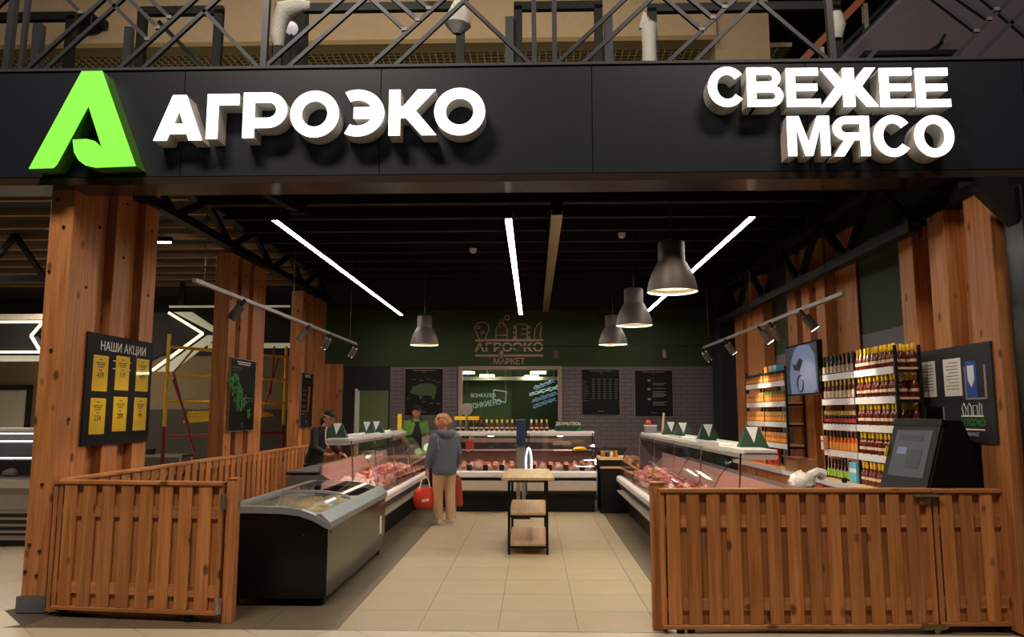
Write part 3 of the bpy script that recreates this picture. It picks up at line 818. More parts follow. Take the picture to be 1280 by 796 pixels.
def east_poster(label, y, z, w, h, green):
    t = thing('wall_poster', label, 'poster', (-4.09, y, z))
    bb('frame', 'steel', 0, .02, -w/2-.012, w/2+.012, -.012, h+.012, t)
    bb('sheet', 'poster_black', .02, .024, -w/2, w/2, 0, h, t)
    a = MB()
    for k in range(2): a.box(.024, .0255, -w*.28+.03*k, w*.28-.03*k, h*(.955-.03*k), h*(.970-.03*k))
    a.build('printed_lines', 'white_print', t)
    c = MB()
    if green:
        rr = random.Random(3)
        for k in range(110):   # map-like green blot built from flat flecks
            zz = rr.random(); cy = -w*.22 + .16*w*math.sin(zz*5+.6); ww = w*(.10+.20*math.sin(PI*zz))
            yy = cy + rr.uniform(-ww, ww); z_ = h*(.28+.50*zz); s = rr.uniform(.008, .022)
            c.box(.024, .0252, yy-s, yy+s, z_-s*1.4, z_+s*1.4)
        for k in range(30):
            yy = w*.27 + rr.uniform(-.06, .06); z_ = h*(.24 + rr.uniform(-.08,.08)); s = rr.uniform(.006, .015)
            c.box(.024, .0252, yy-s, yy+s, z_-s*1.4, z_+s*1.4)
        stuff(c.build('green_print', 'green_print', t))
        d = MB().box(.024,.0255,-w*.45,-w*.1,h*.87,h*.885).box(.024,.0255,-w*.45,-w*.15,h*.83,h*.84).box(.024,.0255,w*.08,w*.42,h*.45,h*.465).box(.024,.0255,w*.08,w*.42,h*.41,h*.42).box(.024,.0255,-.03,.03,h*.07,h*.11)
        d.prism([(-.03,h*.06),(.03,h*.06),(0,h*.03)], .024, .0255, 'x')
        d.build('captions', 'dim_print', t)
    else:
        c.prism([(.02,h*.25),(.10,h*.30),(.17,h*.62),(.16,h*.76),(.07,h*.76),(.04,h*.5)], .024, .0255, 'x')
        c.build('meat_print', 'red_print', t)
        d = MB()
        for z_ in (.66,.58,.48,.36,.28,.22): d.box(.024,.0255,-w*.42,-w*.12,h*z_,h*(z_+.025))
        d.box(.024,.0255,-.04,.04,h*.07,h*.12)
        d.build('captions', 'dim_print', t)
    return t
east_poster('narrow black poster with green speckled print on the second left pillar', 10.58, 1.42, .90, .98, True)
east_poster('narrow black poster with a red meat cut on the third left pillar', 13.62, 1.42, .64, .95, False)

# ================================================================== POSTERS AND LOGO ON THE BACK WALL
def back_poster(label, x0, x1, z0, z1, kind):
    t = thing('wall_poster', label, 'poster', ((x0+x1)/2, WY-.03, z0))
    w = x1-x0; h = z1-z0
    bb('backing', 'window_frame', -w/2-.008, w/2+.008, 0, .016, -.008, h+.008, t)
    bb('sheet', 'poster_black', -w/2, w/2, -.008, 0, 0, h, t)
    a = MB().box(-w*.3, w*.3, -.010, -.008, h*.955, h*.975).box(-.03, .03, -.010, -.008, h*.92, h*.93).box(-.06,.06,-.010,-.008,h*.065,h*.085)
    if kind == 0:
        for x, z in ((-.2,.76),(-.05,.74),(.08,.77),(.2,.74),(.28,.71),(-.3,.35),(.0,.29),(.15,.25),(.28,.24)): a.box(x-.035, x+.035, -.010, -.008, h*z, h*z+.012)
        pig = [(-.29,.50),(-.25,.47),(-.16,.45),(-.10,.43),(-.09,.35),(-.05,.34),(-.03,.42),(.10,.42),(.15,.42),(.17,.34),(.20,.34),(.21,.42),(.24,.50),(.245,.60),(.20,.66),(.10,.685),(-.05,.68),(-.12,.66),(-.17,.63),(-.22,.62),(-.24,.60),(-.23,.56)]
        MB().prism([(p[0], p[1]*h) for p in pig], -.0095, -.008, 'y').build('pig_print', 'pig_green', t)
    elif kind == 1:
        for k in range(5): a.box(-.17+.11*k, -.11+.11*k, -.010, -.008, h*.77, h*.79)
        for r in range(9):
            a.box(-w*.47, -w*.47+(.07,.05,.1,.09,.1,.09,.07,.06,.1)[r], -.010, -.008, h*(.72-.052*r), h*(.72-.052*r)+.011)
        d = MB()
        for r in range(8):
            for k in range(5): d.box(-.17+.11*k, -.12+.11*k, -.0095, -.008, h*(.72-.052*r), h*(.72-.052*r)+.008)
        stuff(d.build('table_rows', 'case_grey', t))
    else:
        d = MB()
        for r, n in ((.71,2),(.60,1),(.53,3),(.45,2),(.30,3)):
            for k in range(n): d.box(-.02, .24-.05*(k % 2), -.0095, -.008, h*(r-.03*k), h*(r-.03*k)+.009)
        for z in (.76,.57,.35): d.box(-.12, -.06, -.0095, -.008, h*z, h*z+.04)
        d.build('text_rows', 'case_grey', t)
    a.build('printed_lines', 'dim_print', t)
back_poster('dark poster with a green pig chart on the brick wall left of the window', -2.53, -1.78, 1.62, 2.53, 0)
back_poster('dark poster with a table of prices, nearer the window on the brick wall', .95, 1.68, 1.63, 2.51, 1)
back_poster('dark poster with a text column, right of the price table poster', 1.98, 2.71, 1.60, 2.49, 2)

t = thing('wall_logo', 'tan АГРОЭКО МАРКЕТ emblem with four meat icons on the dark green wall', 'sign', (-.48, WY-.02, 2.6))
bb('bar', 'tan_print', -.67, .67, -.012, 0, .475, .515, t); bb('bar', 'tan_print', -.67, .67, -.012, 0, .17, .21, t)
text('lettering', 'АГРОЭКО', .235, 'tan_print', t, (.0, -.006, .345), FRONT, .004, .006, sx=1.20)
text('lettering', 'МАРКЕТ', .165, 'tan_print', t, (-.0, -.006, .07), FRONT, .004, .003, sx=.92)
def icon(paths, x):
    m_ = MB()
    for p, cl in paths: m_.tube([(x+a, 0, .515+c) for a, c in p], .010, 5, cl)
    m_.build('icon', 'tan_print', t)
el = lambda cx, cz, rx, rz, a0, a1, n=14: [(cx+rx*math.cos(math.radians(a0+(a1-a0)*i/n)), cz+rz*math.sin(math.radians(a0+(a1-a0)*i/n))) for i in range(n+1)]
icon([([(-.05,0),(-.14,.20)]+el(0,.24,.14,.10,165,20,12)+[(.14,.20),(.06,0)], False), (el(-.07,.24,.03,.03,0,330,10), True), ([(-.03,.14),(.04,.17)], False), ([(-.02,.10),(.06,.14)], False)], -.54)
icon([([(-.11,0),(-.11,.20),(-.06,.30),(-.03,.33),(.03,.33),(.06,.30),(.11,.20),(.11,0)], False), ([(-.03,.33),(-.035,.38),(.035,.38),(.03,.33)], False), ([(-.02,.33),(-.03,.22)], False), ([(.02,.33),(.05,.25)], False), ([(-.11,.08),(.11,.08)], False)], -.15)
icon([([(-.11,0),(-.11,.27),(-.08,.30),(.08,.30),(.11,.27),(.11,0)], False)] + [(el(sx*.145,z,.024,.024,0,315,7), True) for sx in (-1,1) for z in (.03,.13,.24)] + [([(-.01,.10),(.10,.10)], False), ([(-.01,.20),(.10,.20)], False)], .25)
icon([([(-.08,0),(-.07,.18),(-.02,.28),(.03,.30),(.06,.27),(.06,.18),(.04,.10),(.05,0)], False), ([(.02,.30),(.04,.34),(.08,.33)], False), ([(.02,.08),(.06,.08)], False), ([(.02,.14),(.06,.14)], False), ([(.03,.20),(.07,.20)], False)], .58)
for i, x in enumerate((-.52, 1.30)):
    q = thing('sensor', ['round pale wall sensor above the tan emblem on the green wall', 'round dark wall sensor on the green wall right of the emblem'][i], 'sensor', (x, WY-.01, 3.545))
    MB().lathe([(.06,0),(.055,.03)], n=16).build('ring', 'tan_print' if i == 0 else 'case_dark', q, rot=(PI/2,0,0)); MB().ball((0,-.03,0), .03, 10, 6).build('eye', 'case_dark', q, True)
# glowing lettering hung in the room behind the window
t = thing('lit_lettering', 'blurred white glowing lettering behind the left of the window', 'sign', (-.98, 15.75, 1.90))
text('lettering', 'ВОНКАЛЕВ', .105, 'glow_white', t, (-.06, 0, .12), FRONT, .006, 0, sx=.9)
text('lettering', 'РОНКИЕНО', .15, 'glow_white', t, (-.02, 0, -.06), (PI/2, math.radians(-9), 0), .006, 0, sx=.80)
MB().tube([(.16,0,.24),(.42,0,.20),(.40,0,-.02),(.14,0,.05)], .012, 6, True).build('glow_outline', 'glow_white', t)
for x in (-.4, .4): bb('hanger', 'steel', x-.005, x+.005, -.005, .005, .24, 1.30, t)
t = thing('lit_lettering', 'blurred blue glowing script behind the right of the window', 'sign', (.22, 15.75, 2.05))
for k, (z, w, m_) in enumerate(((.20,.42,'glow_blue'),(.07,.62,'glow_white'),(-.06,.50,'glow_blue'),(-.18,.44,'glow_blue'))):
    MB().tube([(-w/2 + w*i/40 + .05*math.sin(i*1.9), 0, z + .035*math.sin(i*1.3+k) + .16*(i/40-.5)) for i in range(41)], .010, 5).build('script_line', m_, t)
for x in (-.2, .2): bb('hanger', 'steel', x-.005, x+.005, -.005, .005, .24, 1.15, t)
# ================================================================== FREEZER
FX0, FX1, FY0, FL_ = -2.70, -1.80, 6.74, 2.62
t = thing('chest_freezer', 'black chest freezer with a curved sliding glass lid by the left gate', 'freezer', (FX0, FY0, 0))
W = FX1-FX0
bb('body', 'black_gloss', .012, W-.012, .02, FL_-.02, .07, .55, t)
top = [(0,.80),(.30,.80),(.50,.795),(.66,.775),(.78,.735),(W,.67)]
MB().prism([(0,.07)] + top + [(W-.005,.66),(W-.005,.07)], 0, .02, 'y').build('end_panel', 'black_gloss', t)
MB().prism([(0,.07)] + top + [(W-.005,.66),(W-.005,.07)], FL_-.02, FL_, 'y').build('end_panel', 'black_gloss', t)
bb('side_panel', 'freezer_side', W-.012, W+.004, .02, FL_-.02, .08, .69, t)
bb('side_panel', 'black_gloss', 0, .012, .02, FL_-.02, .08, .80, t)
rim = [(u, z+.045) for u, z in top]
for y in (-.015, FL_-.045):
    m_ = MB(); strip(m_, rim + [(W+.02,.70)], [(u, z-.012) for u, z in top] + [(W+.02,.655)], y, y+.06); m_.build('lid_rim', 'aluminium', t)
bb('lid_rim', 'aluminium', -.01, .07, 0, FL_, .79, .85, t); m_ = MB().prism([(W-.10,.775),(W-.06,.79),(W+.025,.71),(W+.025,.655),(W-.03,.66)], 0, FL_, 'y').build('lid_rim', 'aluminium', t)
def lid(y0, y1, dz, name):
    pr = [(u, z+.03+dz) for u, z in top]
    pr = [(.06, pr[0][1])] + pr[1:5] + [(W-.06, .722+dz)]
    g_ = MB().sweep(pr, y0, y1, lambda u, z, v: (u, v, z)).build(name, 'glass_lid', t, True)
    m_ = MB(); strip(m_, [(u, z+.012) for u, z in pr], [(u, z-.012) for u, z in pr], y0-.012, y0+.03); m_.build('lid_frame', 'aluminium', g_)
    return g_
lid(.06, 1.36, 0, 'sliding_lid'); l2 = lid(1.30, 2.56, .018, 'sliding_lid')
MB().tube([(.36,1.30,.845),(.36,1.30,.89),(.36,1.33,.89)], .012, 8).build('lid_handle', 'chrome', l2)
bb('liner', 'frost_white', .05, W-.08, .06, FL_-.06, .56, .58, t)
for x in (.03, W-.11): bb('liner_wall', 'frost_white', x, x+.02, .06, FL_-.06, .58, .72 if x > .1 else .80, t)
for x in (.05, W-.09):
    for y in (.1, FL_-.14): bb('caster', 'black_paint', x, x+.05, y, y+.05, 0, .07, t)
bb('sticker', 'paper_white', W+.004, W+.006, FL_-.32, FL_-.22, .26, .46, t)
bb('lock', 'steel', W+.004, W+.012, .12, .19, .60, .625, t); bb('rear_latch', 'steel', W+.004, W+.05, FL_-.42, FL_-.3, .60, .62, t)
MB().lathe([(.008,0),(.008,.006)], n=8).build('screw', 'chrome', t, loc=(.70, -.004, .60), rot=(PI/2, 0, 0))
rr = random.Random(5)
def bag_mesh(seed, m):
    q = random.Random(seed); b_ = MB().ball((0,0,0), 1, 14, 8, (.14,.10,.045))
    b_.v = [(x*(1+q.uniform(-.12,.12)), y*(1+q.uniform(-.12,.12)), z*(1+q.uniform(-.2,.2))) for x, y, z in b_.v]
    return b_.mesh('frozen_bag', m, True)
bl = [bag_mesh(1,'bag_blue'), bag_mesh(2,'bag_yellow'), bag_mesh(3,'bag_yellow')]
ii = 0
for r_ in range(7):
    for k in range(3):
        y = FY0 + .22 + .33*r_; x = FX0 + .18 + .22*k
        kind = 0 if (k < 2 and r_ in (0,1)) or (k == 1 and r_ in (2,5)) or (k == 2 and r_ == 4) else 1 + (k+r_) % 2
        o = obj('frozen_bag', bl[kind], None, (x+rr.uniform(-.02,.02), y, .635+rr.uniform(0,.03)), (0,0,rr.uniform(-.5,.5)))
        tag(o, ('pale blue' if kind == 0 else 'yellowish') + ' frozen bag, %s from the near end, %s column, under the freezer glass' % (ORD[r_], ('left','middle','right')[k]), 'bag', 'frozen bags in the freezer')

# ================================================================== GLASS DISPLAY CASES
GL = [(.055,.64),(.075,.80),(.13,.98),(.22,1.14),(.33,1.26),(.43,1.318)]
def display_case(label, fn, L, loc, seams, rail=(.34,.40), worktop=True, group=None, bump=(.53,.63)):
    t = thing('display_case', label, 'display case', loc, 0, group)
    lx, ly, lz = loc
    F = lambda u, v, z: tuple(Vector(fn(u, v, z)) - Vector(loc))
    def pc(name, m, u0, u1, v0, v1, z0, z1, par=None, bevel=0): return MB().box(u0,u1,v0,v1,z0,z1).map(F).build(name, m, par or t, bevel=bevel)
    pc('plinth', 'black_paint', .20, 1.05, .02, L-.02, 0, .30)
    pc('apron', 'case_dark', .12, 1.05, 0, L, .30, bump[0]-.0)
    m_ = MB().prism([(.02,rail[0]+.02),(.05,rail[0]),(.12,rail[0]),(.12,rail[1]),(.0,rail[1])], .0, L, 'y'); m_.v = [F(x, y, z) for x, y, z in m_.v]; m_.build('front_rail', 'case_cream', t)
    m_ = MB().prism([(.0,bump[0]+.02),(.03,bump[0]),(.10,bump[0]),(.10,bump[1]),(.02,bump[1]),(0,bump[1]-.02)], 0, L, 'y'); m_.v = [F(x, y, z) for x, y, z in m_.v]; m_.build('bumper', 'case_white', t)
    m_ = MB().sweep([(.10,bump[1]-.03),(.72,bump[1]+.08),(.74,bump[1]+.09),(.76,1.02)], .02, L-.02, lambda u, z, v: F(u, v, z)); m_.build('tub', 'tub_metal', t)
    pc('canopy', 'case_white', .42, .70, -.01, L+.01, 1.315, 1.345, None, .004)
    for k in range(max(2, int(L*.9))):   # pieces of packaging film and trays lie on top in the photo: the canopy itself is plain
        pass
    pc('canopy_lip', 'case_white', .42, .432, 0, L, 1.268, 1.316); pc('canopy_lip', 'case_white', .432, .69, 0, .012, 1.262, 1.316); pc('canopy_lip', 'case_white', .432, .69, L-.012, L, 1.262, 1.316); pc('case_lamp', 'case_led', .50, .56, .08, L-.08, 1.285, 1.31)
    m_ = MB().sweep([(.69,1.315),(.78,.96)], .0, L, lambda u, z, v: F(u, v, z)); m_.build('rear_pane', 'glass', t)
    if worktop:
        pc('worktop', 'counter_grey', .77, 1.20, -.02, L, .90, .94); pc('rear_panel', 'case_grey', 1.05, 1.18, 0, L, .05, .90)
    e = [(.10,bump[1]-.02),(.06,.64)] + GL[1:] + [(.69,1.318),(.80,.93),(.76,.80)]
    lo = [(.02,bump[0]),(.03,bump[1]),(.12,bump[1]),(.5,.76),(.78,.92),(1.18,.92),(1.18,.30),(.14,.30)]
    for v in (0, L):
        q = MB().prism(e, v-.004, v+.004, 'y'); q.v = [F(x, y, z) for x, y, z in q.v]; q.build('end_pane', 'glass', t)
        q = MB().prism(lo, v-.02 if v == 0 else v-.0, v if v == 0 else v+.02, 'y'); q.v = [F(x, y, z) for x, y, z in q.v]; q.build('end_panel', 'case_grey', t)
    cuts = [0] + seams + [L]
    for a, b_ in zip(cuts, cuts[1:]):
        q = MB().sweep(GL, a+.006, b_-.006, lambda u, z, v: F(u, v, z)).build('curved_pane', 'glass', t, True)
        for v in (a+.006, b_-.016):
            m_ = MB(); strip(m_, GL, [(u+.008, z) for u, z in GL], v, v+.010); m_.v = [F(x, y, z) for x, y, z in m_.v]; m_.build('pane_edge', 'glass_edge', q)
    for v in [0.03] + seams + [L-.03]:
        m_ = MB().bar((.40,v,1.315),(.36,v,.70),.014,.014,(0,1,0)); m_.v = [F(*p) for p in m_.v]; m_.build('support_rod', 'chrome', t)
    return t
LU = lambda u, v, z: (-1.87-u, 9.5+v, z)
RU = lambda u, v, z: (1.37+u, 6.62+v, z)
BU = lambda u, v, z: (-1.34+v, 13.0+u, z)
display_case('curved glass meat display case running back along the left side', LU, 4.25, (-2.45, 11.6, 0), [1.42, 2.84])
display_case('curved glass meat display case along the right behind the long gate', RU, 6.25, (1.95, 9.7, 0), [1.56, 3.12, 4.68])
B2 = lambda u, v, z: (-.11+v, 13.0+u, z)
for fn, lx, lab in ((BU, -.76, 'back display case with deli meats, left half behind the wooden trolley'), (B2, .47, 'back display case with deli meats, right half beneath the green deli sign')):
    t = display_case(lab, fn, 1.16, (lx, 13.5, 0), [], rail=(.36,.53), bump=(.58,.69), group='back display cases')
    bb('inner_shelf', 'case_dark', -.56, .56, .35-.5+.2, .8-.5, .985, 1.0, t)
    bb('back_grille', 'tub_metal', -.56, .56, .22, .24, .80, .98, t)
    gm = MB()
    for k in range(22): gm.box(-.55+.05*k, -.545+.05*k, .205, .22, .80, .97)
    gm.build('grille_bars', 'case_grey', t)
    MB().lathe([(.05,0),(.05,.03)], n=14).build('puck_lamp', 'case_puck', t, loc=(0, .12, 1.25))

# canopy tops: dark green triangular signs, trays
def tent(loc, rz, label):
    t = thing('tent_sign', label, 'sign', loc, rz, 'green tent signs on the glass cases')
    m_ = MB().add([(-.13,-.07,0),(.13,-.07,0),(.13,.07,0),(-.13,.07,0),(-.06,0,.19),(.06,0,.19)], [(3,2,1,0),(0,1,5,4),(2,3,4,5),(1,2,5),(3,0,4)]).build('tent_body', 'tent_green', t)
    n_ = Vector((0,-.19,.07)).normalized()*.002
    q = [Vector((-.055,-.003,.183)), Vector((.055,-.003,.183)), Vector((0,-.055,.04))]
    MB().add([tuple(p+n_) for p in q] + [tuple(p) for p in q], [(0,2,1),(3,4,5),(0,1,4,3),(1,2,5,4),(2,0,3,5)]).build('white_triangle', 'paper_white', m_)
    return t
for i, v in enumerate((.30, 2.05, 2.75)):
    tent((-2.52, 9.5+v, 1.345), 0, ['nearest green tent sign with a white triangle on the left case', 'middle green tent sign with a white triangle on the left case', 'farthest green tent sign with a white triangle on the left case'][i])
for i, v in enumerate((.55, 2.35, 3.85, 4.75)):
    tent((2.02, 6.62+v, 1.345), 0, ['largest nearest green tent sign on the right case canopy', 'second green tent sign from the gate on the right case', 'third green tent sign from the gate on the right case', 'farthest green tent sign on the right case beside the orange ball'][i])
for i, (x, y, l) in enumerate(((-2.42,10.9,1.1),(-2.4,12.8,1.2),(1.90,8.0,1.0),(1.92,9.9,.9))):
    t = thing('steel_tray', ['shallow white tray lying midway on the left case canopy','shallow white tray at the far end of the left case canopy','shallow white tray on the right case between the first two tent signs','shallow white tray on the right case before the third tent sign'][i], 'tray', (x, y, 1.346), 0, 'trays on the case canopies')
    bb('tray_bottom', 'paper_white', -.11, .11, -l/2, l/2, 0, .008, t)
    for sx in (-1, 1): bb('tray_edge', 'paper_white', sx*.11-.004, sx*.11+.004, -l/2, l/2, .008, .03, t)
# small things on the canopies
t = thing('ruler_board', 'yellow upright board standing at the far end of the left case', 'board', (-2.36, 13.45, 1.346)); bb('board', 'cap_yellow', -.035, .035, -.01, .01, 0, .30, t); bb('foot', 'case_dark', -.05, .05, -.05, .05, 0, .015, t)
t = thing('scale_column', 'pale upright stick at the far end of the right case', 'scale', (2.05, 12.3, 1.346)); MB().bar((0,0,0),(.03,0,.32),.03,.02).build('stick', 'ply_z', t); bb('foot', 'steel', -.08, .08, -.06, .06, 0, .02, t)
t = thing('plastic_box', 'small clear box on the right case below the orange ball', 'box', (1.86, 12.3, 1.346)); bb('box_body', 'pocket_clear', -.09, .09, -.07, .07, 0, .11, t, .004); bb('lid', 'paper_white', -.095, .095, -.075, .075, .11, .125, t)
t = thing('orange_ball', 'small orange ball on the clear box at the far right case', 'ball', (1.83, 12.3, 1.472)); MB().ball((0,0,.04), .04, 12, 8).build('ball', 'orange_ball', t, True); MB().lathe([(.02,0),(.02,.01)], n=8).build('foot', 'case_dark', t)

# ================================================================== MEAT
def lump(seed, sx, sy, sz, m, flat=False):
    q = random.Random(seed); bm = bmesh.new(); bmesh.ops.create_icosphere(bm, subdivisions=2, radius=1)
    k1, k2, k3 = (q.uniform(1.5,3.5) for _ in range(3))
    for v in bm.verts:
        f = 1 + .22*math.sin(k1*v.co.x+seed)*math.cos(k2*v.co.y) + .12*math.sin(k3*v.co.z*2+seed) + q.uniform(-.05,.05)
        v.co = Vector((v.co.x*sx, v.co.y*sy, max(v.co.z, -.55)*sz))*f
    me = bpy.data.meshes.new('meat_piece'); bm.to_mesh(me); bm.free()
    me.polygons.foreach_set('use_smooth', [True]*len(me.polygons)); me.materials.append(M[m]); return me
MEAT = [lump(1,.085,.06,.05,'meat_pink'), lump(2,.07,.07,.045,'meat_pale'), lump(3,.10,.05,.04,'meat_red'), lump(4,.06,.05,.06,'meat_pale'), lump(5,.09,.07,.035,'meat_pink'), lump(6,.05,.045,.04,'meat_red')]
KIND = {0:('pink raw meat chunk','pink'),1:('pale fatty raw meat chunk','pale'),2:('dark red raw meat cut','dark red'),3:('pale fatty raw meat chunk','pale'),4:('pink raw meat chunk','pink'),5:('dark red raw meat cut','dark red')}
q = random.Random(11)
def fill(fn, L, nv, nu, side, u0=.17, u1=.66, base=.63, pick=None):
    for i in range(nv):
        v = .12 + (L-.24)*(i+.5)/nv
        zone = int(4*v/L)
        for k in range(nu):
            u = u0 + (u1-u0)*(k+.5)/nu + q.uniform(-.03,.03)
            kk = (pick or (lambda z, k_: q.choice(((1,3,4,1),(0,4,2,3),(2,5,2,0),(0,1,4,4))[zone % 4])))(zone, k)
            z = base + .11*(u-.1)/.62 + .028 + q.uniform(0,.03)
            x, y, z = fn(u, v + q.uniform(-.03,.03), z)
            o = obj('meat_piece', MEAT[kk], None, (x, y, z), (q.uniform(-.3,.3), q.uniform(-.3,.3), q.uniform(0,6.28)))
            s_ = q.uniform(.85,1.25); o.scale = (s_, s_, s_)
            o.scale = (s_*q.uniform(.75,1.2), s_, s_*q.uniform(.8,1.5))
            tag(o, '%s, %s from the near end, %s row, %s' % (KIND[kk][0], ordn(i), ('front','second','third','fourth','rear')[k], side), 'meat', 'raw meat in the ' + side)
fill(LU, 4.25, 27, 5, 'left glass case')
fill(RU, 6.25, 34, 4, 'right glass case', base=.62)
# chrome price holders standing between the trays of the side cases
def price_stick(loc, rz, label, group, card='pocket_clear'):
    t = thing('price_stick', label, 'price tag', loc, rz, group)
    MB().tube([(0,0,0),(0,0,.16)], .004, 6).build('rod', 'chrome', t); bb('card', card, -.035, .035, -.003, .003, .10, .16, t); return t
ps = None
for side, fn, L, n_, rz, word in (('left', LU, 4.25, 9, PI/2, 'left'), ('right', RU, 6.25, 11, -PI/2, 'right')):
    for i in range(n_):
        p = fn(.20, .25 + (L-.5)*i/(n_-1), .655)
        price_stick(p, rz, ORD[i] + ' price holder from the near end inside the %s glass case' % word, 'price holders in the %s case' % word)
# deli meats and black price cards of the back cases
for fn, name in ((BU, 'left half of the back case'), (B2, 'right half of the back case')):
    for i in range(8):
        v = .10 + .97*i/7
        if i % 2 == (0 if name.startswith('r') else 1):
            x, y, z = fn(.16, v, .672)
            o = bx('price_card', 'price_black', (x, y, z+.055), (.085, .012, .12)); tag(o, ORD[i//2] + ' black price card from the left in the ' + name, 'price tag', 'black price cards of the back case')
        for k in range(2):
            x, y, z = fn(.30+.2*k, v+.03, .735+.03*k)
            kk = (i*3+k) % 6
            o = obj('deli_meat', lump(20+i+8*k, .06, .05, .05, ['sausage_brown','meat_pink','pack_cream','meat_pale','meat_pink','sausage_brown'][kk]), None, (x, y, z+.01), (0,0,i))
            tag(o, ['brown smoked','pink cooked','cream wrapped','pale sliced','pink cooked','brown smoked'][kk] + ' deli piece, %s from left, %s row, ' % (ORD[i], 'front' if k == 0 else 'rear') + name, 'meat', 'deli meats')
x, y, z = BU(.22, .38, .71)
t = thing('ham_roll', 'large round cut ham in the left half of the back case', 'meat', (x+.02, y-.02, z))
MB().tube([(0,-.06,.085),(0,.12,.085)], .085, 16).build('ham', 'meat_pink', t, True); MB().lathe([(.06,0),(.06,.006)], n=14).build('cut_face', 'meat_pale', t, loc=(0,-.062,.085), rot=(PI/2,0,0))
for i, (v, lab) in enumerate(((.62,'pale folded cloth on the inner shelf of the back case'),)):
    x, y, z = B2(.55, v, 1.0); tag(bx('folded_cloth', 'pack_cream', (x, y, z+.012), (.32,.14,.024), None, None, .004), lab, 'cloth')
x, y, z = B2(.55, .92, 1.0); o = obj('yellow_bag', bag_mesh(9,'cap_yellow'), None, (x, y, z+.04)); o.scale = (.8,.6,.8); tag(o, 'yellow bag on the inner shelf of the right back case', 'bag')

# ================================================================== RETURN COUNTERS
t = thing('return_counter', 'dark counter with two pale wood boards behind the customer', 'counter', (-1.79, 13.98, 0))
bb('body', 'case_dark', -.27, .40, -.16, .16, 0, .86, t); bb('wood_top', 'ply', -.80, .42, -.19, .18, .86, .90, t); bb('wood_shelf', 'ply', -.32, .42, -.20, -.16, .70, .73, t)
t = thing('cash_scale', 'grey scale with a round green disc on the wooden return counter', 'scale', (-1.93, 13.97, .90))
bb('base', 'case_grey', -.16, .16, -.14, .14, 0, .05, t, .006); bb('display', 'case_grey', -.11, .11, .02, .06, .05, .34, t, .006)
MB().lathe([(.075,0),(.075,.008)], n=20).build('green_disc', 'green_disc', t, loc=(.0,.018,.14), rot=(PI/2,0,0)); bb('pan', 'steel', -.15, .15, -.14, 0, .05, .06, t)
t = thing('steel_hood', 'brushed steel hood at the end of the left case beside the customer', 'hood', (-1.72, 14.60, 0))
bb('hood_top', 'steel', -.24, .30, -.12, .12, 1.28, 1.33, t, .01); bb('hood_back', 'case_grey', -.24, .30, .06, .10, .9, 1.28, t)
for x in (-.22, .28): bb('upright', 'case_dark', x-.02, x+.02, .06, .10, 0, .9, t)
t = thing('small_scale', 'white scale with a display on the far worktop of the left case', 'scale', (-2.75, 13.1, .94))
bb('base', 'case_white', -.16, .16, -.12, .12, 0, .06, t, .006); bb('display', 'case_dark', -.1, .1, -.13, -.12, .02, .05, t); bb('pan', 'steel', -.17, .17, -.13, .13, .06, .075, t)
t = thing('return_counter', 'black counter with pale wood boards between back and right cases', 'counter', (1.36, 13.3, 0))
bb('body', 'black_paint', -.24, .30, -.28, .3, 0, .88, t); bb('wood_top', 'ply', -.26, .42, -.32, .32, .88, .925, t); bb('wood_shelf', 'ply', -.25, .34, -.31, -.28, .74, .77, t)
jar = MB().lathe([(.03,0),(.034,.005),(.034,.07),(.026,.08)], n=10)
jm = [jar.mesh('honey_jar', 'sauce_amber', True), jar.mesh('honey_jar', 'sauce_dark', True), jar.mesh('honey_jar', 'label_cream', True)]
jl = MB().lathe([(.028,.08),(.028,.098)], n=10).mesh('lid', 'cap_gold')
for i in range(8):
    o = obj('honey_jar', jm[i % 3], None, (1.17+.075*(i % 4), 13.14+.10*(i//4), .925)); obj('lid', jl, o)
    tag(o, ORD[i % 4] + ' small jar from the left, %s row on the right return counter' % ('front' if i < 4 else 'rear'), 'jar', 'jars on the right return counter')
t = thing('black_bag', 'black crumpled bag behind the jars on the right return counter', 'bag', (1.22, 13.46, .925)); MB().ball((0,0,.07), .1, 12, 8, (1.1,.7,.75)).build('bag_body', 'cloth_black', t, True); MB().bar((-.04,0,.13),(.04,0,.15),.02).build('handle', 'cloth_black', t)

# ================================================================== WOODEN TROLLEY
t = thing('trolley_table', 'narrow black-framed display table with three pale wood shelves on the floor', 'table', (-.07, 9.95, 0))
tp = [(-.31,-.74),(.31,-.74),(.31,-.66),(.24,.72),(-.24,.72),(-.31,-.66)]
MB().prism([(-.30,-.76),(.30,-.76),(.315,-.73),(.28,.72),(.25,.75),(-.25,.75),(-.28,.72),(-.315,-.73)], .865, .895, 'z').build('table_top', 'ply_y', t)
for z, nm in ((.455,'middle_shelf'),(.10,'lower_shelf')):
    MB().prism([(-.225,-.70),(.225,-.70),(.225,.70),(-.225,.70)], z, z+.025, 'z').build(nm, 'ply_y', t)
bb('shelf_joint', 'case_dark', .03, .034, -.70, .70, .124, .1265, t)
for x in (-.225, .225):
    for y in (-.70, .70): bb('leg', 'black_paint', x-.016, x+.016, y-.016, y+.016, 0, .865, t)
    for z in (.44, .085, .85): bb('side_bar', 'black_paint', x-.012, x+.012, -.70, .70, z-.012, z+.015, t)
for y in (-.70, .70):
    for z in (.44, .085, .85): bb('cross_bar', 'black_paint', -.225, .225, y-.012, y+.012, z-.012, z+.015, t)

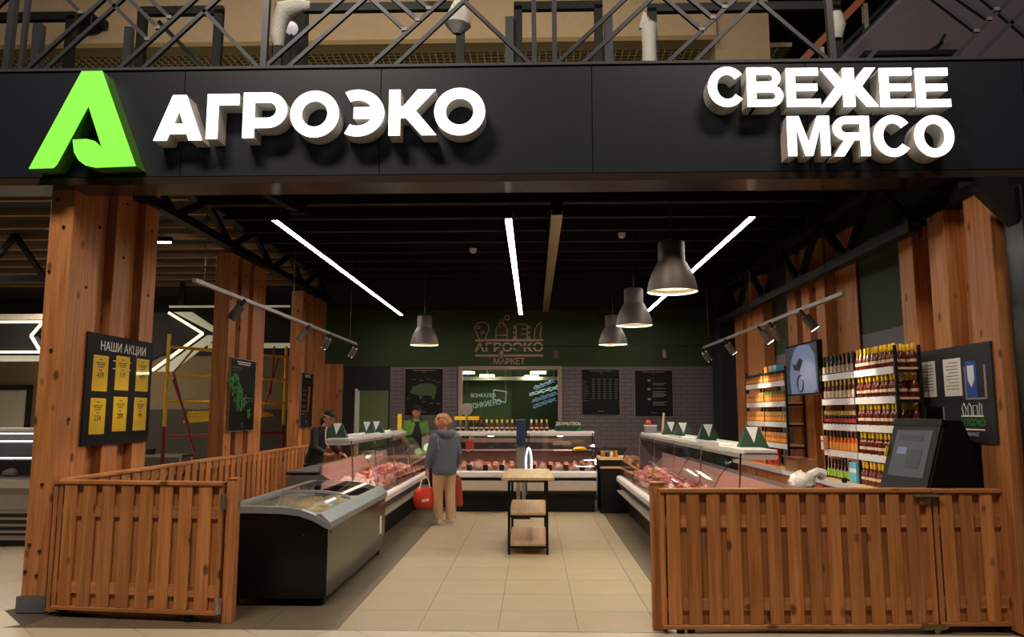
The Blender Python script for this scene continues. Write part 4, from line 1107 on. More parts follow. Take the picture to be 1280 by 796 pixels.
# slim stand behind the trolley
t = thing('terminal_stand', 'slim grey stand with a dark blue head and white oval loop behind the trolley', 'stand', (-.21, 12.4, 0))
bb('base', 'case_dark', -.15, .15, -.12, .12, 0, .03, t)
for x in (-.04, .05): bb('post', 'steel', x-.03, x+.03, -.02, .02, .03, .98, t)
bb('column', 'case_grey', -.07, .07, -.03, .03, .62, 1.13, t, .01); bb('plate', 'chrome', -.14, .10, -.06, .06, 1.13, 1.15, t); bb('blue_head', 'blue_panel', -.07, .075, -.025, .025, 1.15, 1.56, t, .012)
MB().tube([(.13+.045*math.cos(a*PI/8), -.05, .86+.25*math.sin(a*PI/8)) for a in range(16)], .016, 8, True).build('oval_loop', 'ring_white', t, True)

# ================================================================== BOTTLES
def bottle_proto(name, prof, m, cap, cap_prof, lab, lab_prof, n=10):
    o = obj(name, MB().lathe(prof, n=n).mesh(name, m, True))
    obj('cap', MB().lathe(cap_prof, n=n).mesh('cap', cap, True), o); obj('paper_label', MB().lathe(lab_prof, n=n, cap=False).mesh('paper_label', lab, True), o)
    return o
def first_or_dup(p, used, loc, label, cat, group):
    if not used[0]: used[0] = True; p.location = loc; o = p
    else: o = dup(p, loc)
    o['label'] = label; o['category'] = cat; o['group'] = group
    return o
def tall(m, cap, lab, k=1.0, r=.033):
    return bottle_proto('sauce_bottle', [(r*.9,0),(r,.006*k),(r,.11*k),(r*.8,.13*k),(.014,.155*k),(.014,.165*k)], m, cap, [(.0155,.158*k),(.0165,.160*k),(.0165,.215*k),(.013,.22*k)], lab, [(r+.0008,.050*k),(r+.0008,.078*k)])
def slim(m, cap, lab):
    return bottle_proto('sauce_bottle', [(.024,0),(.026,.005),(.026,.10),(.011,.145),(.011,.165)], m, cap, [(.0125,.15),(.014,.155),(.014,.21),(.011,.215)], lab, [(.0268,.020),(.0268,.095)])
def jarp(m, cap, lab):
    return bottle_proto('sauce_jar', [(.030,0),(.033,.005),(.033,.10),(.026,.118)], m, cap, [(.031,.108),(.031,.150)], lab, [(.0338,.028),(.0338,.070)])

SH = [.955, 1.25, 1.53, 1.80, 2.07]
def rack(label, y0, y1, div):
    t = thing('wall_rack', label, 'shelf', (3.42, (y0+y1)/2, .95), 0, 'bottle racks on the right wall')
    L = (y1-y0)/2
    ends = [-L, div-(y0+y1)/2, L]
    for y in ends:
        for x in (-.14, .075): bb('upright', 'black_paint', x-.012, x+.012, y-.012, y+.012, 0, 1.32, t)
        for z in SH[1:]: bb('bracket', 'black_paint', -.14, .075, y-.008, y+.008, z-.95-.05, z-.95-.02, t)
    for z in SH[1:]:
        for a, b_ in zip(ends, ends[1:]):
            s_ = bb('shelf_board', 'ply', -.15, .085, a+.014, b_-.014, z-.95-.022, z-.95, t)
            bb('price_strip', 'shelf_strip', -.127, -.121, -(b_-a)/2+.014, (b_-a)/2-.014, -.045, .022, s_)
    return t
rack('near wall rack of sauce bottles beside the dark notice board', 6.98, 8.75, 7.86)
rack('far wall rack of jars on the right wall beyond the television', 10.0, 11.82, 10.95)
shelfw = ['counter', 'lowest shelf', 'second shelf', 'third shelf', 'top shelf']
# near rack, right bay: yellow-capped bottles
P_ = tall('sauce_red','cap_yellow','label_cream'); us = [False]
for si, z in enumerate(SH):
    n_ = 10 if si else 7
    for k in range(n_):
        y = 7.80 - .0865*k
        first_or_dup(P_, us, (3.29 + (.0 if k % 2 else .006), y, z + .001), ORD[k] + ' yellow-capped sauce bottle from divider, front row, %s, near rack' % shelfw[si], 'bottle', 'yellow-capped bottles on the near rack')
    if si in (2,3,4):
        for k in range(8):
            first_or_dup(P_, us, (3.385, 7.76 - .0965*k, z + .001), ORD[k] + ' yellow-capped bottle from divider, second row, %s, near rack' % shelfw[si], 'bottle', 'second row of yellow-capped bottles')
        for k in range(3):
            first_or_dup(P_, us, (3.465, 7.20 - .085*k, z + .001), ORD[k] + ' of three shadowed yellow-capped bottles at the rear end, %s, near rack' % shelfw[si], 'bottle', 'rear yellow-capped bottles')
# cutlery-like bundle beside the lowest bottles
t = thing('cutlery_bundle', 'bundle of clear and silver pieces at the near end of the counter row', 'cutlery', (3.26, 7.14, .955))
for k in range(5): MB().tube([(.0,-.06+.03*k,0),(-.02+.01*k,-.08+.04*k,.15)], .009, 6).build('stem', 'steel', t)
# near rack, left bay: five kinds
kinds = [('slim black-capped bottle', slim('sauce_dark','cap_black','label_lime'), 7), ('orange sauce bottle', slim('sauce_orange','cap_black','label_orange'), 9), ('dark gold-lidded jar with a red label', jarp('sauce_dark','cap_gold','label_red'), 9), ('cream-labelled bottle with a gold cap', slim('sauce_red','cap_gold','label_cream'), 8), ('cream-labelled bottle with a dark cap', slim('sauce_dark','cap_black','label_cream'), 8)]
for si, (nm, pr, n_) in enumerate(kinds):
    us = [False]
    for k in range(n_):
        y = 8.68 - (.54 if si == 0 else .76)*k/(n_-1)
        first_or_dup(pr, us, (3.29, y, SH[si] + .001), ORD[k] + ' %s from left, %s, near rack' % (nm, shelfw[si]), 'bottle', nm + 's on the near rack')
for k in range(2):
    o = bx('blue_carton', 'label_blue', (3.29, 8.03 - .085*k, SH[0]+.101), (.07,.08,.20)); tag(o, ['left','right'][k] + ' pale blue carton beside the divider on the near rack counter', 'carton', 'pale blue cartons')
    bx('white_band', 'paper_white', (-.0355, 0, .02), (.002, .078, .04), o)
o = bx('cream_carton', 'label_cream', (3.29, 8.66, SH[1]+.08), (.05,.07,.15)); o.location.x = 3.235; tag(o, 'small cream carton before the orange bottles on the near rack', 'carton'); bx('red_band', 'label_red', (-.0258,0,.02), (.002,.068,.02), o)
# far rack
kinds = [('squat orange jar', jarp('sauce_orange','cap_black','label_orange'), 'lowest'), ('amber jar with a dark lid', jarp('sauce_amber','hair_blond','label_orange')), ('amber jar with a gold lid', jarp('sauce_amber','cap_gold','label_orange')), ('amber jar with a green lid', jarp('sauce_amber','cap_green','label_orange')), ('orange bottle with a red cap', slim('sauce_orange','cap_red','label_red'))]
lay = {0: (4, 0), 1: (2, 1), 2: (1, 2), 3: (1, 3), 4: (0, 0)}
used = [[False] for _ in kinds]
for si in range(5):
    for bay in range(2):
        kk = lay[si][bay] if not (si == 0) else (0, 4)[bay]
        if bay == 0: ya = 11.78
        else: ya = 10.88
        n_ = 7 if not (si == 0 and bay == 1) else 5
        for k in range(n_):
            nm, pr = kinds[kk][0], kinds[kk][1]
            y = ya - (.125 if n_ == 7 else .10)*k
            first_or_dup(pr, used[kk], (3.29, y, SH[si] + .001), ORD[k] + ' %s from left, %s bay, %s, far rack' % (nm, ('left','right')[bay], shelfw[si]), 'jar' if 'jar' in nm else 'bottle', nm + 's on the far rack')
for k in range(3):
    o = bx('carton', ['label_orange','label_cream','label_blue'][k], (3.30, 10.75-.2*k, SH[4]+.16+.03), (.10,.15,.08)); tag(o, ['orange','cream','pale blue'][k] + ' carton stacked on the jars on the top shelf of the far rack', 'carton'); bx('carton_flap', 'cardboard', (0,0,.041), (.098,.148,.002), o)
# counter along the right wall
t = thing('wall_counter', 'long wooden counter with cupboard doors under the bottle racks', 'counter', (3.4, 9.3, 0))
bb('worktop', 'ply', -.28, .20, -2.35, 2.85, .915, .95, t); bb('front_edge', 'shelf_strip', -.295, -.28, -2.35, 2.85, .90, .955, t)
bb('carcass', 'case_dark', -.22, .18, -2.3, 2.8, .05, .915, t)
for k in range(10):
    y = -2.25 + .5*k
    d_ = bb('cupboard_door', 'larch', -.245, -.22, y+.012, y+.488, .08, .88, t); bb('door_handle', 'black_paint', -.03, -.012, .15, .17, .10, .30, d_)
t = thing('cardboard_box', 'open brown cardboard box on the wooden counter left of the television pillar', 'box', (3.28, 9.55, .955))
for d_ in ((0,0,.005,.24,.42,.01),): bx('bottom', 'cardboard', d_[:3], d_[3:], t)
for x in (-.12,.12): bx('side', 'cardboard', (x,0,.075), (.008,.42,.15), t)
for y in (-.21,.21): bx('side', 'cardboard', (0,y,.075), (.24,.008,.15), t)
bx('flap', 'cardboard', (0,.20,.152), (.2,.19,.006), t, (.1,0,0)); bx('flap', 'cardboard', (-.15,0,.16), (.09,.4,.006), t, (0,.5,0))
t = thing('knife', 'small knife lying on the wooden counter edge by the box', 'knife', (3.22, 8.95, .957)); bx('blade', 'steel', (0,.06,.006), (.02,.16,.004), t); bx('handle', 'black_paint', (0,-.06,.01), (.024,.1,.018), t)
t = thing('tap_knob', 'small black knob standing on the counter edge near the bottles', 'knob', (3.15, 7.95, .956)); MB().lathe([(.02,0),(.028,.02),(.02,.05)], n=12).build('knob', 'black_paint', t, True); bb('stem', 'steel', -.006, .006, -.006, .006, .05, .06, t)
t = thing('paper_bag', 'crumpled white plastic bag at the near end of the right case', 'bag', (2.50, 7.3, .942))
m_ = MB().ball((0,0,.08), .12, 16, 10, (1.0,.9,.75)); q2 = random.Random(4); m_.v = [(x*(1+q2.uniform(-.15,.15)), y*(1+q2.uniform(-.15,.15)), max(0, z*(1+q2.uniform(-.12,.12)))) for x, y, z in m_.v]; m_.build('bag_body', 'bubble_wrap', t, True); MB().tube([(.08,0,.13),(.15,0,.17),(.2,.02,.14)], [.05,.04,.06], 8).build('bag_knot', 'bubble_wrap', t, True)

# ================================================================== TELEVISION
t = thing('television', 'flat television showing a blue-grey picture on the right wall', 'television', (3.25, 9.24, 1.87))
bb('housing', 'tv_black', -.03, .03, -.55, .55, 0, .62, t, .006)
scn = bb('screen', 'tv_blue', -.034, -.030, -.53, .53, .02, .60, t)
a = MB().prism([(-.50,-.25),(-.40,-.29),(.36,-.29),(.40,-.05),(.33,.12),(.20,.24),(.05,.29),(-.30,.27),(-.46,.15)], -.0045, -.002, 'x').build('picture_shirt', 'tv_pale', scn)
MB().prism([(-.08,.10),(.02,.14),(.18,.05),(.30,.10),(.22,.0),(.05,-.02)], -.006, -.0045, 'x').build('picture_dark', 'tv_dark', scn)
MB().tube([(-.0055, .02+.10*math.cos(k*PI/8), -.17+.10*math.sin(k*PI/8)) for k in range(16)], .012, 6, True).build('picture_ring', 'tv_dark', scn)
MB().prism([(.42,-.27),(.52,-.27),(.52,.05),(.46,.0)], -.0045, -.002, 'x').build('picture_green', 'tv_green', scn)
bb('wall_arm', 'black_paint', .03, .36, -.06, .06, .26, .34, t); bb('wall_plate', 'black_paint', .34, .362, -.12, .12, .16, .46, t)

# ================================================================== NOTICE BOARD AND KIOSK
t = thing('notice_board', 'dark grey notice board with white papers and a blue leaflet on the front right pillar', 'notice board', (3.60, 6.70, 1.42))
bb('backing', 'board_grey', 0, .018, -.62, .56, 0, .80, t)
def wp(name, m, ya, yb, za, zb, d=.004, par=None): return bb(name, m, -d, 0, ya, yb, za, zb, par or t)
for ya, yb in ((.22,.47),(-.19,.08)):
    p_ = wp('paper_sheet', 'paper_white', ya, yb, .38, .70)
    ln = MB(); w_ = (yb-ya)
    for k in range(9): ln.box(-.003, -.0022, -w_*.36, w_*(.36 if k % 3 else .2), .12-.028*k, .126-.028*k)
    ln.build('printed_lines', 'dim_print', p_)
p_ = wp('blue_leaflet', 'blue_leaflet', -.41, -.26, .35, .66); MB().prism([(-.045,.12),(.045,.12),(.045,.0),(0,-.06),(-.045,.0)], -.004, -.002, 'x').build('white_shield', 'paper_white', p_)
wp('leaflet_pocket', 'pocket_clear', -.54, -.52, .35, .62, .008); wp('leaflet_pocket', 'pocket_clear', -.52, -.24, .345, .36, .008); wp('leaflet_pocket', 'pocket_clear', -.26, -.245, .35, .62, .008)
for y in (.12, .44): wp('empty_pocket', 'pocket_clear', y-.006, y+.006, .05, .29, .006)
wp('empty_pocket', 'tv_black', .126, .434, .05, .29, .003)
wp('emblem_bar', 'paper_white', -.47, -.15, .205, .217); wp('emblem_bar', 'paper_white', -.47, -.15, .095, .107)
text('lettering', 'АГРОЭКО', .075, 'green_print', t, (-.003, -.31, .155), WEST, .0005, .001, sx=1.0); text('lettering', 'МАРКЕТ', .04, 'paper_white', t, (-.003, -.31, .06), WEST, .0005)
def wicon(pts, y, cl=False): MB().tube([(-.003, y+a, .217+b_) for a, b_ in pts], .004, 5, cl).build('emblem_icon', 'paper_white', t)
wicon([(-.01,0),(-.03,.05),(0,.10),(.03,.07),(.015,0)], -.20); wicon([(-.025,0),(-.025,.07),(0,.10),(.025,.07),(.025,0)], -.28); wicon([(-.03,0),(-.03,.08),(.03,.08),(.03,0)], -.36); wicon([(-.015,0),(-.02,.08),(.01,.10),(.02,0)], -.435)

t = thing('checkout_kiosk', 'black self-service checkout kiosk with a slanted screen behind the right gate', 'kiosk', (3.19, 6.50, 0), math.radians(-73))
# local: screen faces -Y
bb('pedestal', 'kiosk_black', -.18, .18, -.12, .30, 0, .95, t)
MB().prism([(-.20,.93),(.36,.93),(.40,1.22),(.22,1.60),(.04,1.60)], -.26, .26, 'x').build('housing', 'kiosk_black', t, bevel=.008)
sl = math.atan2(.24, .67)
s_ = bx('bezel', 'black_paint', (0, -.088, 1.265), (.50, .02, .66), t, (-sl, 0, 0)); scn = bx('screen', 'screen_grey', (0, -.0115, .06), (.38, .004, .40), s_)
bx('screen_tile', 'screen_dark', (.05, -.003, -.05), (.15,.002,.16), scn); bx('screen_tile', 'tv_pale', (-.09, -.003, .02), (.10,.002,.06), scn); bx('screen_tile', 'tv_blue', (-.02, -.003, .13), (.26,.002,.05), scn)
bx('top_bar', 'kiosk_black', (0, .02, .33), (.52, .07, .06), s_); bx('receipt_slot', 'paper_white', (.10, -.03, -.31), (.10,.05,.012), s_)
bx('sticky_note', 'yellow_sheet', (-.253, 0, .06), (.006,.07,.09), s_)
MB().tube([(-.22,.02,.95),(-.30,-.06,.97),(-.34,-.02,1.05)], .008, 6).build('cable', 'steel', t)

# ================================================================== TOP OF THE BACK CASES
P_ = {'y': tall('sauce_red','cap_yellow','label_cream', .92), 'w': tall('sauce_red','cup_white','label_cream', .92), 'r': tall('sauce_dark','cap_red','label_cream', .92), 'd': tall('sauce_dark','cap_black','label_cream', .92)}
U_ = {k: [False] for k in P_}
seq = [(-1.34,'d'),(-1.25,'d'),(-1.10,'d'),(-1.02,'r'),(-.93,'r'),(-.83,'w'),(-.74,'y'),(-.65,'y'),(-.56,'w'),(-.47,'y'),(-.38,'w'),(-.29,'y'),(-.04,'w'),(.05,'y'),(.14,'w'),(.23,'y')]
nmc = {'y':'yellow-capped','w':'white-capped','r':'red-capped','d':'dark'}
cnt = {}
for x, c in seq:
    cnt[c] = cnt.get(c, 0) + 1
    first_or_dup(P_[c], U_[c], (x, 13.55, 1.346), ORD[cnt[c]-1] + ' %s bottle from the left on top of the back case' % nmc[c], 'bottle', 'bottles on top of the back case')
for i, x in enumerate((-1.295, -1.06)):
    t = thing('price_flag', ['left yellow price flag over the dark bottles on the back case','right yellow price flag over the dark bottles on the back case'][i], 'sign', (x, 13.47, 1.346), 0, 'yellow price flags')
    bb('stem', 'steel', -.005, .005, .0, .01, 0, .2, t); bb('flag', 'cap_yellow', -.10, .10, -.006, 0, .195, .26, t)
t = thing('deli_sign', 'dark green box sign reading ДЕЛИКАТЕСЫ on top of the back case', 'sign', (.62, 13.52, 1.346))
bb('box_body', 'tent_green', -.235, .21, -.05, .05, 0, .175, t); text('lettering', 'ДЕЛИКАТЕСЫ', .072, 'white_print', t, (-.01, -.052, .128), FRONT, .001, .002, sx=.86)
MB().prism([(.13,0),(.21,0),(.20,.09)], -.053, -.051, 'y').build('leaf_print', 'green_print', t)
t = thing('round_dial', 'pale round dial on a stem behind the bottles at the left of the window', 'scale', (-1.20, 13.62, 1.346)); bb('stem', 'steel', -.02, .02, -.02, .02, 0, .30, t); MB().lathe([(.11,0),(.11,.03)], n=20).build('dial', 'case_grey', t, loc=(0,.02,.38), rot=(PI/2,0,0))
t = thing('paper_note', 'coral paper price note hanging inside the back case by the customer', 'note', (-1.10, 13.25, 1.04)); bb('sheet', 'coral_bag', -.07, .07, 0, .004, 0, .17, t); bb('clip', 'steel', -.01, .01, -.004, .008, .16, .28, t)
t = thing('paper_roll', 'white paper roll on the inner shelf of the back case by the customer', 'roll', (-1.13, 13.42, 1.0)); MB().tube([(-.0,-.12,.045),(0,.12,.045)], .045, 14).build('roll', 'paper_white', t, True); MB().tube([(0,-.124,.045),(0,-.118,.045)], .018, 10).build('core', 'case_dark', t)
# ================================================================== LIGHTS OF THE SHOP
def wire(t, pts, r=.004): MB().tube(pts, r, 5).build('suspension_wire', 'case_dark', t)
for i, (x, lab) in enumerate(((-2.49, 'long white linear ceiling light on the left of the shop'), (-.235, 'long white linear ceiling light in the middle of the shop'), (2.08, 'long white linear ceiling light on the right of the shop'))):
    t = thing('linear_light', lab, 'light', (x, 10.65, 3.50), 0, 'linear ceiling lights')
    bb('housing', 'black_paint', -.037, .037, -3.55, 3.55, .004, .08, t); bb('diffuser', 'led_white', -.031, .031, -3.54, 3.54, .0, .004, t)
    for sx in (-1, 1): bb('housing_lip', 'black_paint', sx*.034-.003, sx*.034+.003, -3.55, 3.55, -.001, .004, t)
    for y in (-3.4, 0, 3.4): wire(t, [(0,y,.08),(0,y,.69)])
for i, (x, y, lab) in enumerate(((1.29, 7.0, 'nearest and largest grey dome pendant lamp on the right'), (1.29, 9.7, 'second grey dome pendant lamp on the right, behind the largest'), (1.30, 12.4, 'farthest of the three right-hand grey dome pendant lamps'), (-1.79, 12.4, 'single grey dome pendant lamp on the left before the green wall'))):
    t = thing('pendant_lamp', lab, 'lamp', (x, y, 2.77), 0, 'dome pendant lamps')
    out = [(.235,0),(.232,.02),(.215,.10),(.185,.18),(.145,.255),(.125,.285),(.122,.30),(.122,.46),(.11,.475),(.02,.48)]
    m_ = MB().lathe(out, n=32, cap=False); m_.build('shade', 'lamp_shade', t, True)
    MB().lathe([(r_-.006 if r_ > .03 else r_, z-.004 if z > 0 else .0) for r_, z in out], n=32, cap=False).build('shade_lining', 'lamp_inner', t, True)
    MB().lathe([(.205,.045),(.205,.050)], n=32).build('diffuser', 'lamp_disc', t)
    wire(t, [(0,0,.48),(0,0,1.59)], .006)
    d = bpy.data.lights.new('lamp_light', 'AREA'); d.shape = 'DISK'; d.size = .38; d.energy = 14; d.color = (1.0,.86,.64)
    lo = bpy.data.objects.new('lamp_light', d); COL.objects.link(lo); lo.parent = t; lo.location = (0,0,.02)
def spot(t, y, dx, tilt, roll, on=True, w=0, col=(1,.86,.66), x0=0):
    """spot head hanging from a track: yoke, cylinder, glowing front; aimed by rotation"""
    h = obj('spot_head', MB().tube([(0,0,-.10),(0,0,.06)], .048, 14).mesh('spot_head', 'lamp_shade', True), t, (x0, y, -.14), (tilt, roll, 0))
    bb('spot_lens', 'spot_glow' if on else 'case_dark', -.034, .034, -.034, .034, -.104, -.098, h)
    bb('yoke', 'black_paint', -.008, .008, -.03, .03, .05, .14, h)
    if w:
        d = bpy.data.lights.new('spot_light', 'SPOT'); d.energy = w; d.color = col; d.spot_size = math.radians(62); d.spot_blend = .7; d.shadow_soft_size = .05
        lo = bpy.data.objects.new('spot_light', d); COL.objects.link(lo); lo.parent = h; lo.location = (0,0,-.13)
    return h
t = thing('light_track', 'grey light track with small spots hanging on the left by the timber pillars', 'light', (-3.02, 9.6, 2.83), 0, 'light tracks with spots')
bb('rail', 'track_grey', -.018, .018, -3.0, 3.2, -.015, .02, t)
for y in (-2.8, -.2, 2.8): wire(t, [(0,y,.02),(0,y,1.5)])
for i, (y, on) in enumerate(((-2.0,False),(.25,False),(1.4,True),(3.05,True))):
    spot(t, y, 0, .35 if on else -.2, .55, on, 26 if i < 4 else 0)
t = thing('light_track', 'grey light track with five small spots hanging before the right bottle racks', 'light', (2.78, 9.7, 2.72), 0, 'light tracks with spots')
bb('rail', 'track_grey', -.018, .018, -2.9, 2.75, -.015, .02, t)
for y in (-2.5, 0, 2.4): wire(t, [(0,y,.02),(0,y,1.6)])
for i, (y, w) in enumerate(((-2.0,55),(-.95,30),(-.55,55),(1.1,70),(2.6,12))):
    spot(t, y, 0, (-.1, .1, -.15, .1, .35)[i], -.62, i != 1, w, (1.0,.84,.60))
t = thing('light_track', 'thin dark light track with two spots before the green back wall', 'light', (1.1, 14.55, 2.93), 0, 'light tracks with spots')
bb('rail', 'black_paint', -2.1, 2.15, -.012, .012, -.012, .012, t)
for x in (-1.9, 0, 2.0): wire(t, [(x,0,.012),(x,0,1.4)])
for x in (-1.72, -.66, 1.40): spot(t, 0, 0, -.25, 0, False, 0, x0=x)
for i, (x, y, lab) in enumerate(((-.89, 7.55, 'white smoke detector on the ceiling near the fascia'), (-.92, 11.45, 'small white smoke detector deeper in on the dark ceiling'), (1.25, 10.5, 'pale smoke detector on the dark ceiling right of the cable tray'))):
    t = thing('smoke_detector', lab, 'smoke detector', (x, y, 4.12), 0, 'smoke detectors'); MB().lathe([(.03,-.02),(.05,0),(.055,.03),(.055,.05)], n=16).build('body', 'cup_white', t, True); bb('bracket', 'black_paint', -.02, .02, -.02, .02, .05, .24, t)
t = thing('cable_tray', 'shiny metal cable tray running back along the ceiling right of the middle light', 'cable tray', (.245, 11.2, 3.64))
bb('tray_bottom', 'tray_metal', -.055, .055, -3.7, 3.7, 0, .008, t)
for x in (-.055, .055): bb('tray_side', 'tray_metal', x-.004, x+.004, -3.7, 3.7, .008, .06, t)
for y in (-3.65, -1.2, 1.2, 3.5): bb('hanger', 'black_paint', -.06, .06, y-.015, y+.015, .06, .73, t)
for i, (x, y) in enumerate(((-8.6, 10.6), (-5.65, 10.6))):
    t = thing('linear_light', ['short white ceiling light left of the front left pillar', 'short white ceiling light right of the front left pillar'][i], 'light', (x, y, 4.1), 0, 'neighbour ceiling lights'); bb('diffuser', 'led_white', -.55, .42, -.03, .03, 0, .01, t); bb('housing', 'black_paint', -.57, .44, -.04, .04, .01, .08, t)
    for xx in (-.4,.3): wire(t, [(xx,0,.08),(xx,0,.26)])

# ================================================================== NEIGHBOURING SHOP
t = thing('scaffold_tower', 'yellow and red scaffold tower behind the left timber pillars', 'scaffold', (-5.3, 13.2, 0))
LA = Vector((-.55,-1.2,0)); LB = Vector((.6,1.1,0)); dd = LB-LA; off = Vector((-1.0,.5,0))
for p in (LA, LA+off):
    MB().tube([p + Vector((0,0,1.45)), p + Vector((0,0,2.92))], .03, 8).build('upper_post', 'scaff_yellow', t); MB().tube([p, p + Vector((0,0,1.45))], .03, 8).build('lower_post', 'scaff_red', t)
for p in (LB, LB+off):
    MB().tube([p + Vector((0,0,1.45)), p + Vector((0,0,2.92))], .03, 8).build('upper_post', 'scaff_yellow', t); MB().tube([p, p + Vector((0,0,1.45))], .03, 8).build('lower_post', 'scaff_red', t)
for z in (2.72, 2.28, 1.85): MB().tube([LA + Vector((0,0,z)), LB + Vector((0,0,z))], .026, 8).build('rung', 'scaff_yellow', t)
for z in (1.3, .75): MB().tube([LA + Vector((0,0,z)), LB + Vector((0,0,z))], .026, 8).build('rung', 'scaff_red', t)
for k in range(4): MB().bar(LA + dd*.15 + Vector((.0,.05*k,1.52+.05*k)), LB - dd*.12 + off*.1*k + Vector((0,.03*k,1.62+.03*k)), .09, .04).build('platform_plank', 'scaff_yellow', t)
MB().tube([LA + Vector((.05,.1,2.2)), LA + dd*.15 + Vector((.05,0,1.5))], .018, 6).build('red_brace', 'scaff_red', t)
MB().tube([LA + dd*.18 + Vector((0,0,2.7)), LA + Vector((.1,0,2.3)), LA + dd*.25 + Vector((0,0,.9))], .018, 6).build('red_brace', 'scaff_red', t)
MB().tube([LB - dd*.12 + Vector((0,0,2.9)), LB - dd*.14 + Vector((0,0,2.0))], .02, 6).build('red_brace', 'scaff_red', t); MB().tube([LB - dd*.06 + Vector((0,0,2.8)), LB - dd*.2 + Vector((0,0,1.7))], .018, 6).build('red_brace', 'scaff_red', t)

def chevron(label, pts, depth, band, x):
    t = thing('light_chevron', label, 'sign', (0,0,0), 0, 'lit chevrons of the neighbouring shop'); return t
t = thing('light_chevron', 'lit arrow-tail outline on the neighbour shop left of the front pillar', 'sign', (-10.8, 15.2, 2.9), 0, 'lit chevrons of the neighbouring shop')
MB().prism([(-2,.0),(.75,.0),(.55,.33),(.75,.62),(-2,.62)], .06, .2, 'y').build('dark_panel', 'dark_wall', t)
for a, b_ in (((-2,.62),(.75,.62)), ((.75,.62),(.52,.33)), ((.52,.33),(.75,.0)), ((.75,.0),(-2,.0))): MB().bar((a[0],0,a[1]),(b_[0],0,b_[1]),.05,.04,(0,1,0)).build('led_tube', 'chevron_led', t)
bb('lit_band', 'chevron_band', -2, 1.2, .12, .2, -.18, -.06, t); bb('top_band', 'case_cream', -2, 1.3, .12, .2, .68, .8, t); bb('hanger', 'dark_wall', -.6, -.5, .1, .2, .8, 1.5, t)
t = thing('light_chevron', 'lit pointed chevron on the neighbour shop behind the yellow scaffold', 'sign', (-7.6, 15.2, 2.5), 0, 'lit chevrons of the neighbouring shop')
MB().prism([(-.6,.05),(.85,.78),(.15,1.20),(-.6,1.25)], .1, .25, 'y').build('dark_panel', 'dark_wall', t)
for a, b_ in (((.15,1.20),(.88,.77)), ((.88,.77),(-.12,.02))): MB().bar((a[0],0,a[1]),(b_[0],0,b_[1]),.05,.05,(0,1,0)).build('led_tube', 'chevron_led', t)
MB().prism([(.22,1.22),(1.05,.80),(1.25,.80),(.60,1.22)], .05, .1, 'y').build('lit_band', 'chevron_band', t); MB().prism([(-.05,.0),(.95,.74),(1.2,.74),(.25,.0)], .05, .1, 'y').build('lit_band', 'chevron_band', t)
bb('top_tube', 'chevron_band', .1, 2.6, .1, .15, 1.32, 1.36, t); bb('side_band', 'chevron_band', .95, 2.7, .1, .15, .48, .58, t); bb('hanger', 'dark_wall', .3, .4, .1, .2, 1.36, 1.9, t)
for i, (x, lab) in enumerate(((-8.9, 'black diagonal roof lattice of the neighbouring shop left of the front pillar'),)):
    t = thing('roof_truss', lab, 'truss', (x, 11.0, 3.6)); 
    bb('bottom_chord', 'black_paint', -2.5, 1.8, -.06, .06, 0, .1, t)
    for k in range(4): MB().bar((-2.4+1.0*k,0,.05),(-1.9+1.0*k,0,.72),.07).build('web', 'black_paint', t); MB().bar((-1.9+1.0*k,0,.72),(-1.4+1.0*k,0,.05),.07).build('web', 'black_paint', t)
# neighbouring glass counter on the far left
t = thing('fridge_counter', 'neighbour glass fridge counter with lit shelves at the far left edge', 'fridge', (-7.4, 10.0, 0))
bb('lower_body', 'fridge_grey', -2.2, 1.2, -.4, .5, .08, .82, t); bb('plinth', 'case_dark', -2.2, 1.2, -.36, .5, 0, .08, t)
gm = bb('vent_grille', 'case_dark', -2.0, 1.15, -.41, -.4, .14, .44, t)
for k in range(4): bb('vent_slat', 'fridge_grey', -1.57, 1.57, -.012, -.002, -.12+.08*k, -.09+.08*k, gm)
bb('front_bumper', 'case_cream', -2.2, 1.2, -.44, -.38, .72, .82, t)
bb('canopy', 'case_white', -2.2, 1.2, -.1, .4, 1.42, 1.46, t); bb('rear_wall', 'case_grey', -2.2, 1.2, .44, .5, .82, 1.44, t)
bb('front_pane', 'glass', -2.2, 1.2, -.40, -.39, .82, 1.44, t)
for z in (1.38, 1.28, 1.06): bb('shelf_led', 'fridge_led', -2.1, 1.0, .05, .08, z, z+.015, t)
for z in (1.27, 1.05): bb('glass_shelf', 'pocket_clear', -2.1, 1.1, .0, .4, z-.01, z, t)
for i in range(5):
    o = obj('deli_meat', lump(60+i, .1, .08, .06, 'case_grey'), None, (-8.2+.42*i, 10.05, .87)); tag(o, ORD[i] + ' grey wrapped pack from the left in the neighbour glass fridge counter', 'food', 'packs in the neighbour fridge')
t = thing('work_table', 'steel work table with a pan behind the scaffold on the left', 'table', (-7.2, 14.6, 0))
bb('table_top', 'steel', -.6, .6, -.3, .3, .84, .88, t)
for x in (-.55,.55):
    for y in (-.25,.25): bb('leg', 'steel', x-.02, x+.02, y-.02, y+.02, 0, .84, t)
MB().lathe([(.12,0),(.13,.10)], n=14).build('pan', 'case_dark', t, loc=(-.2,0,.88))
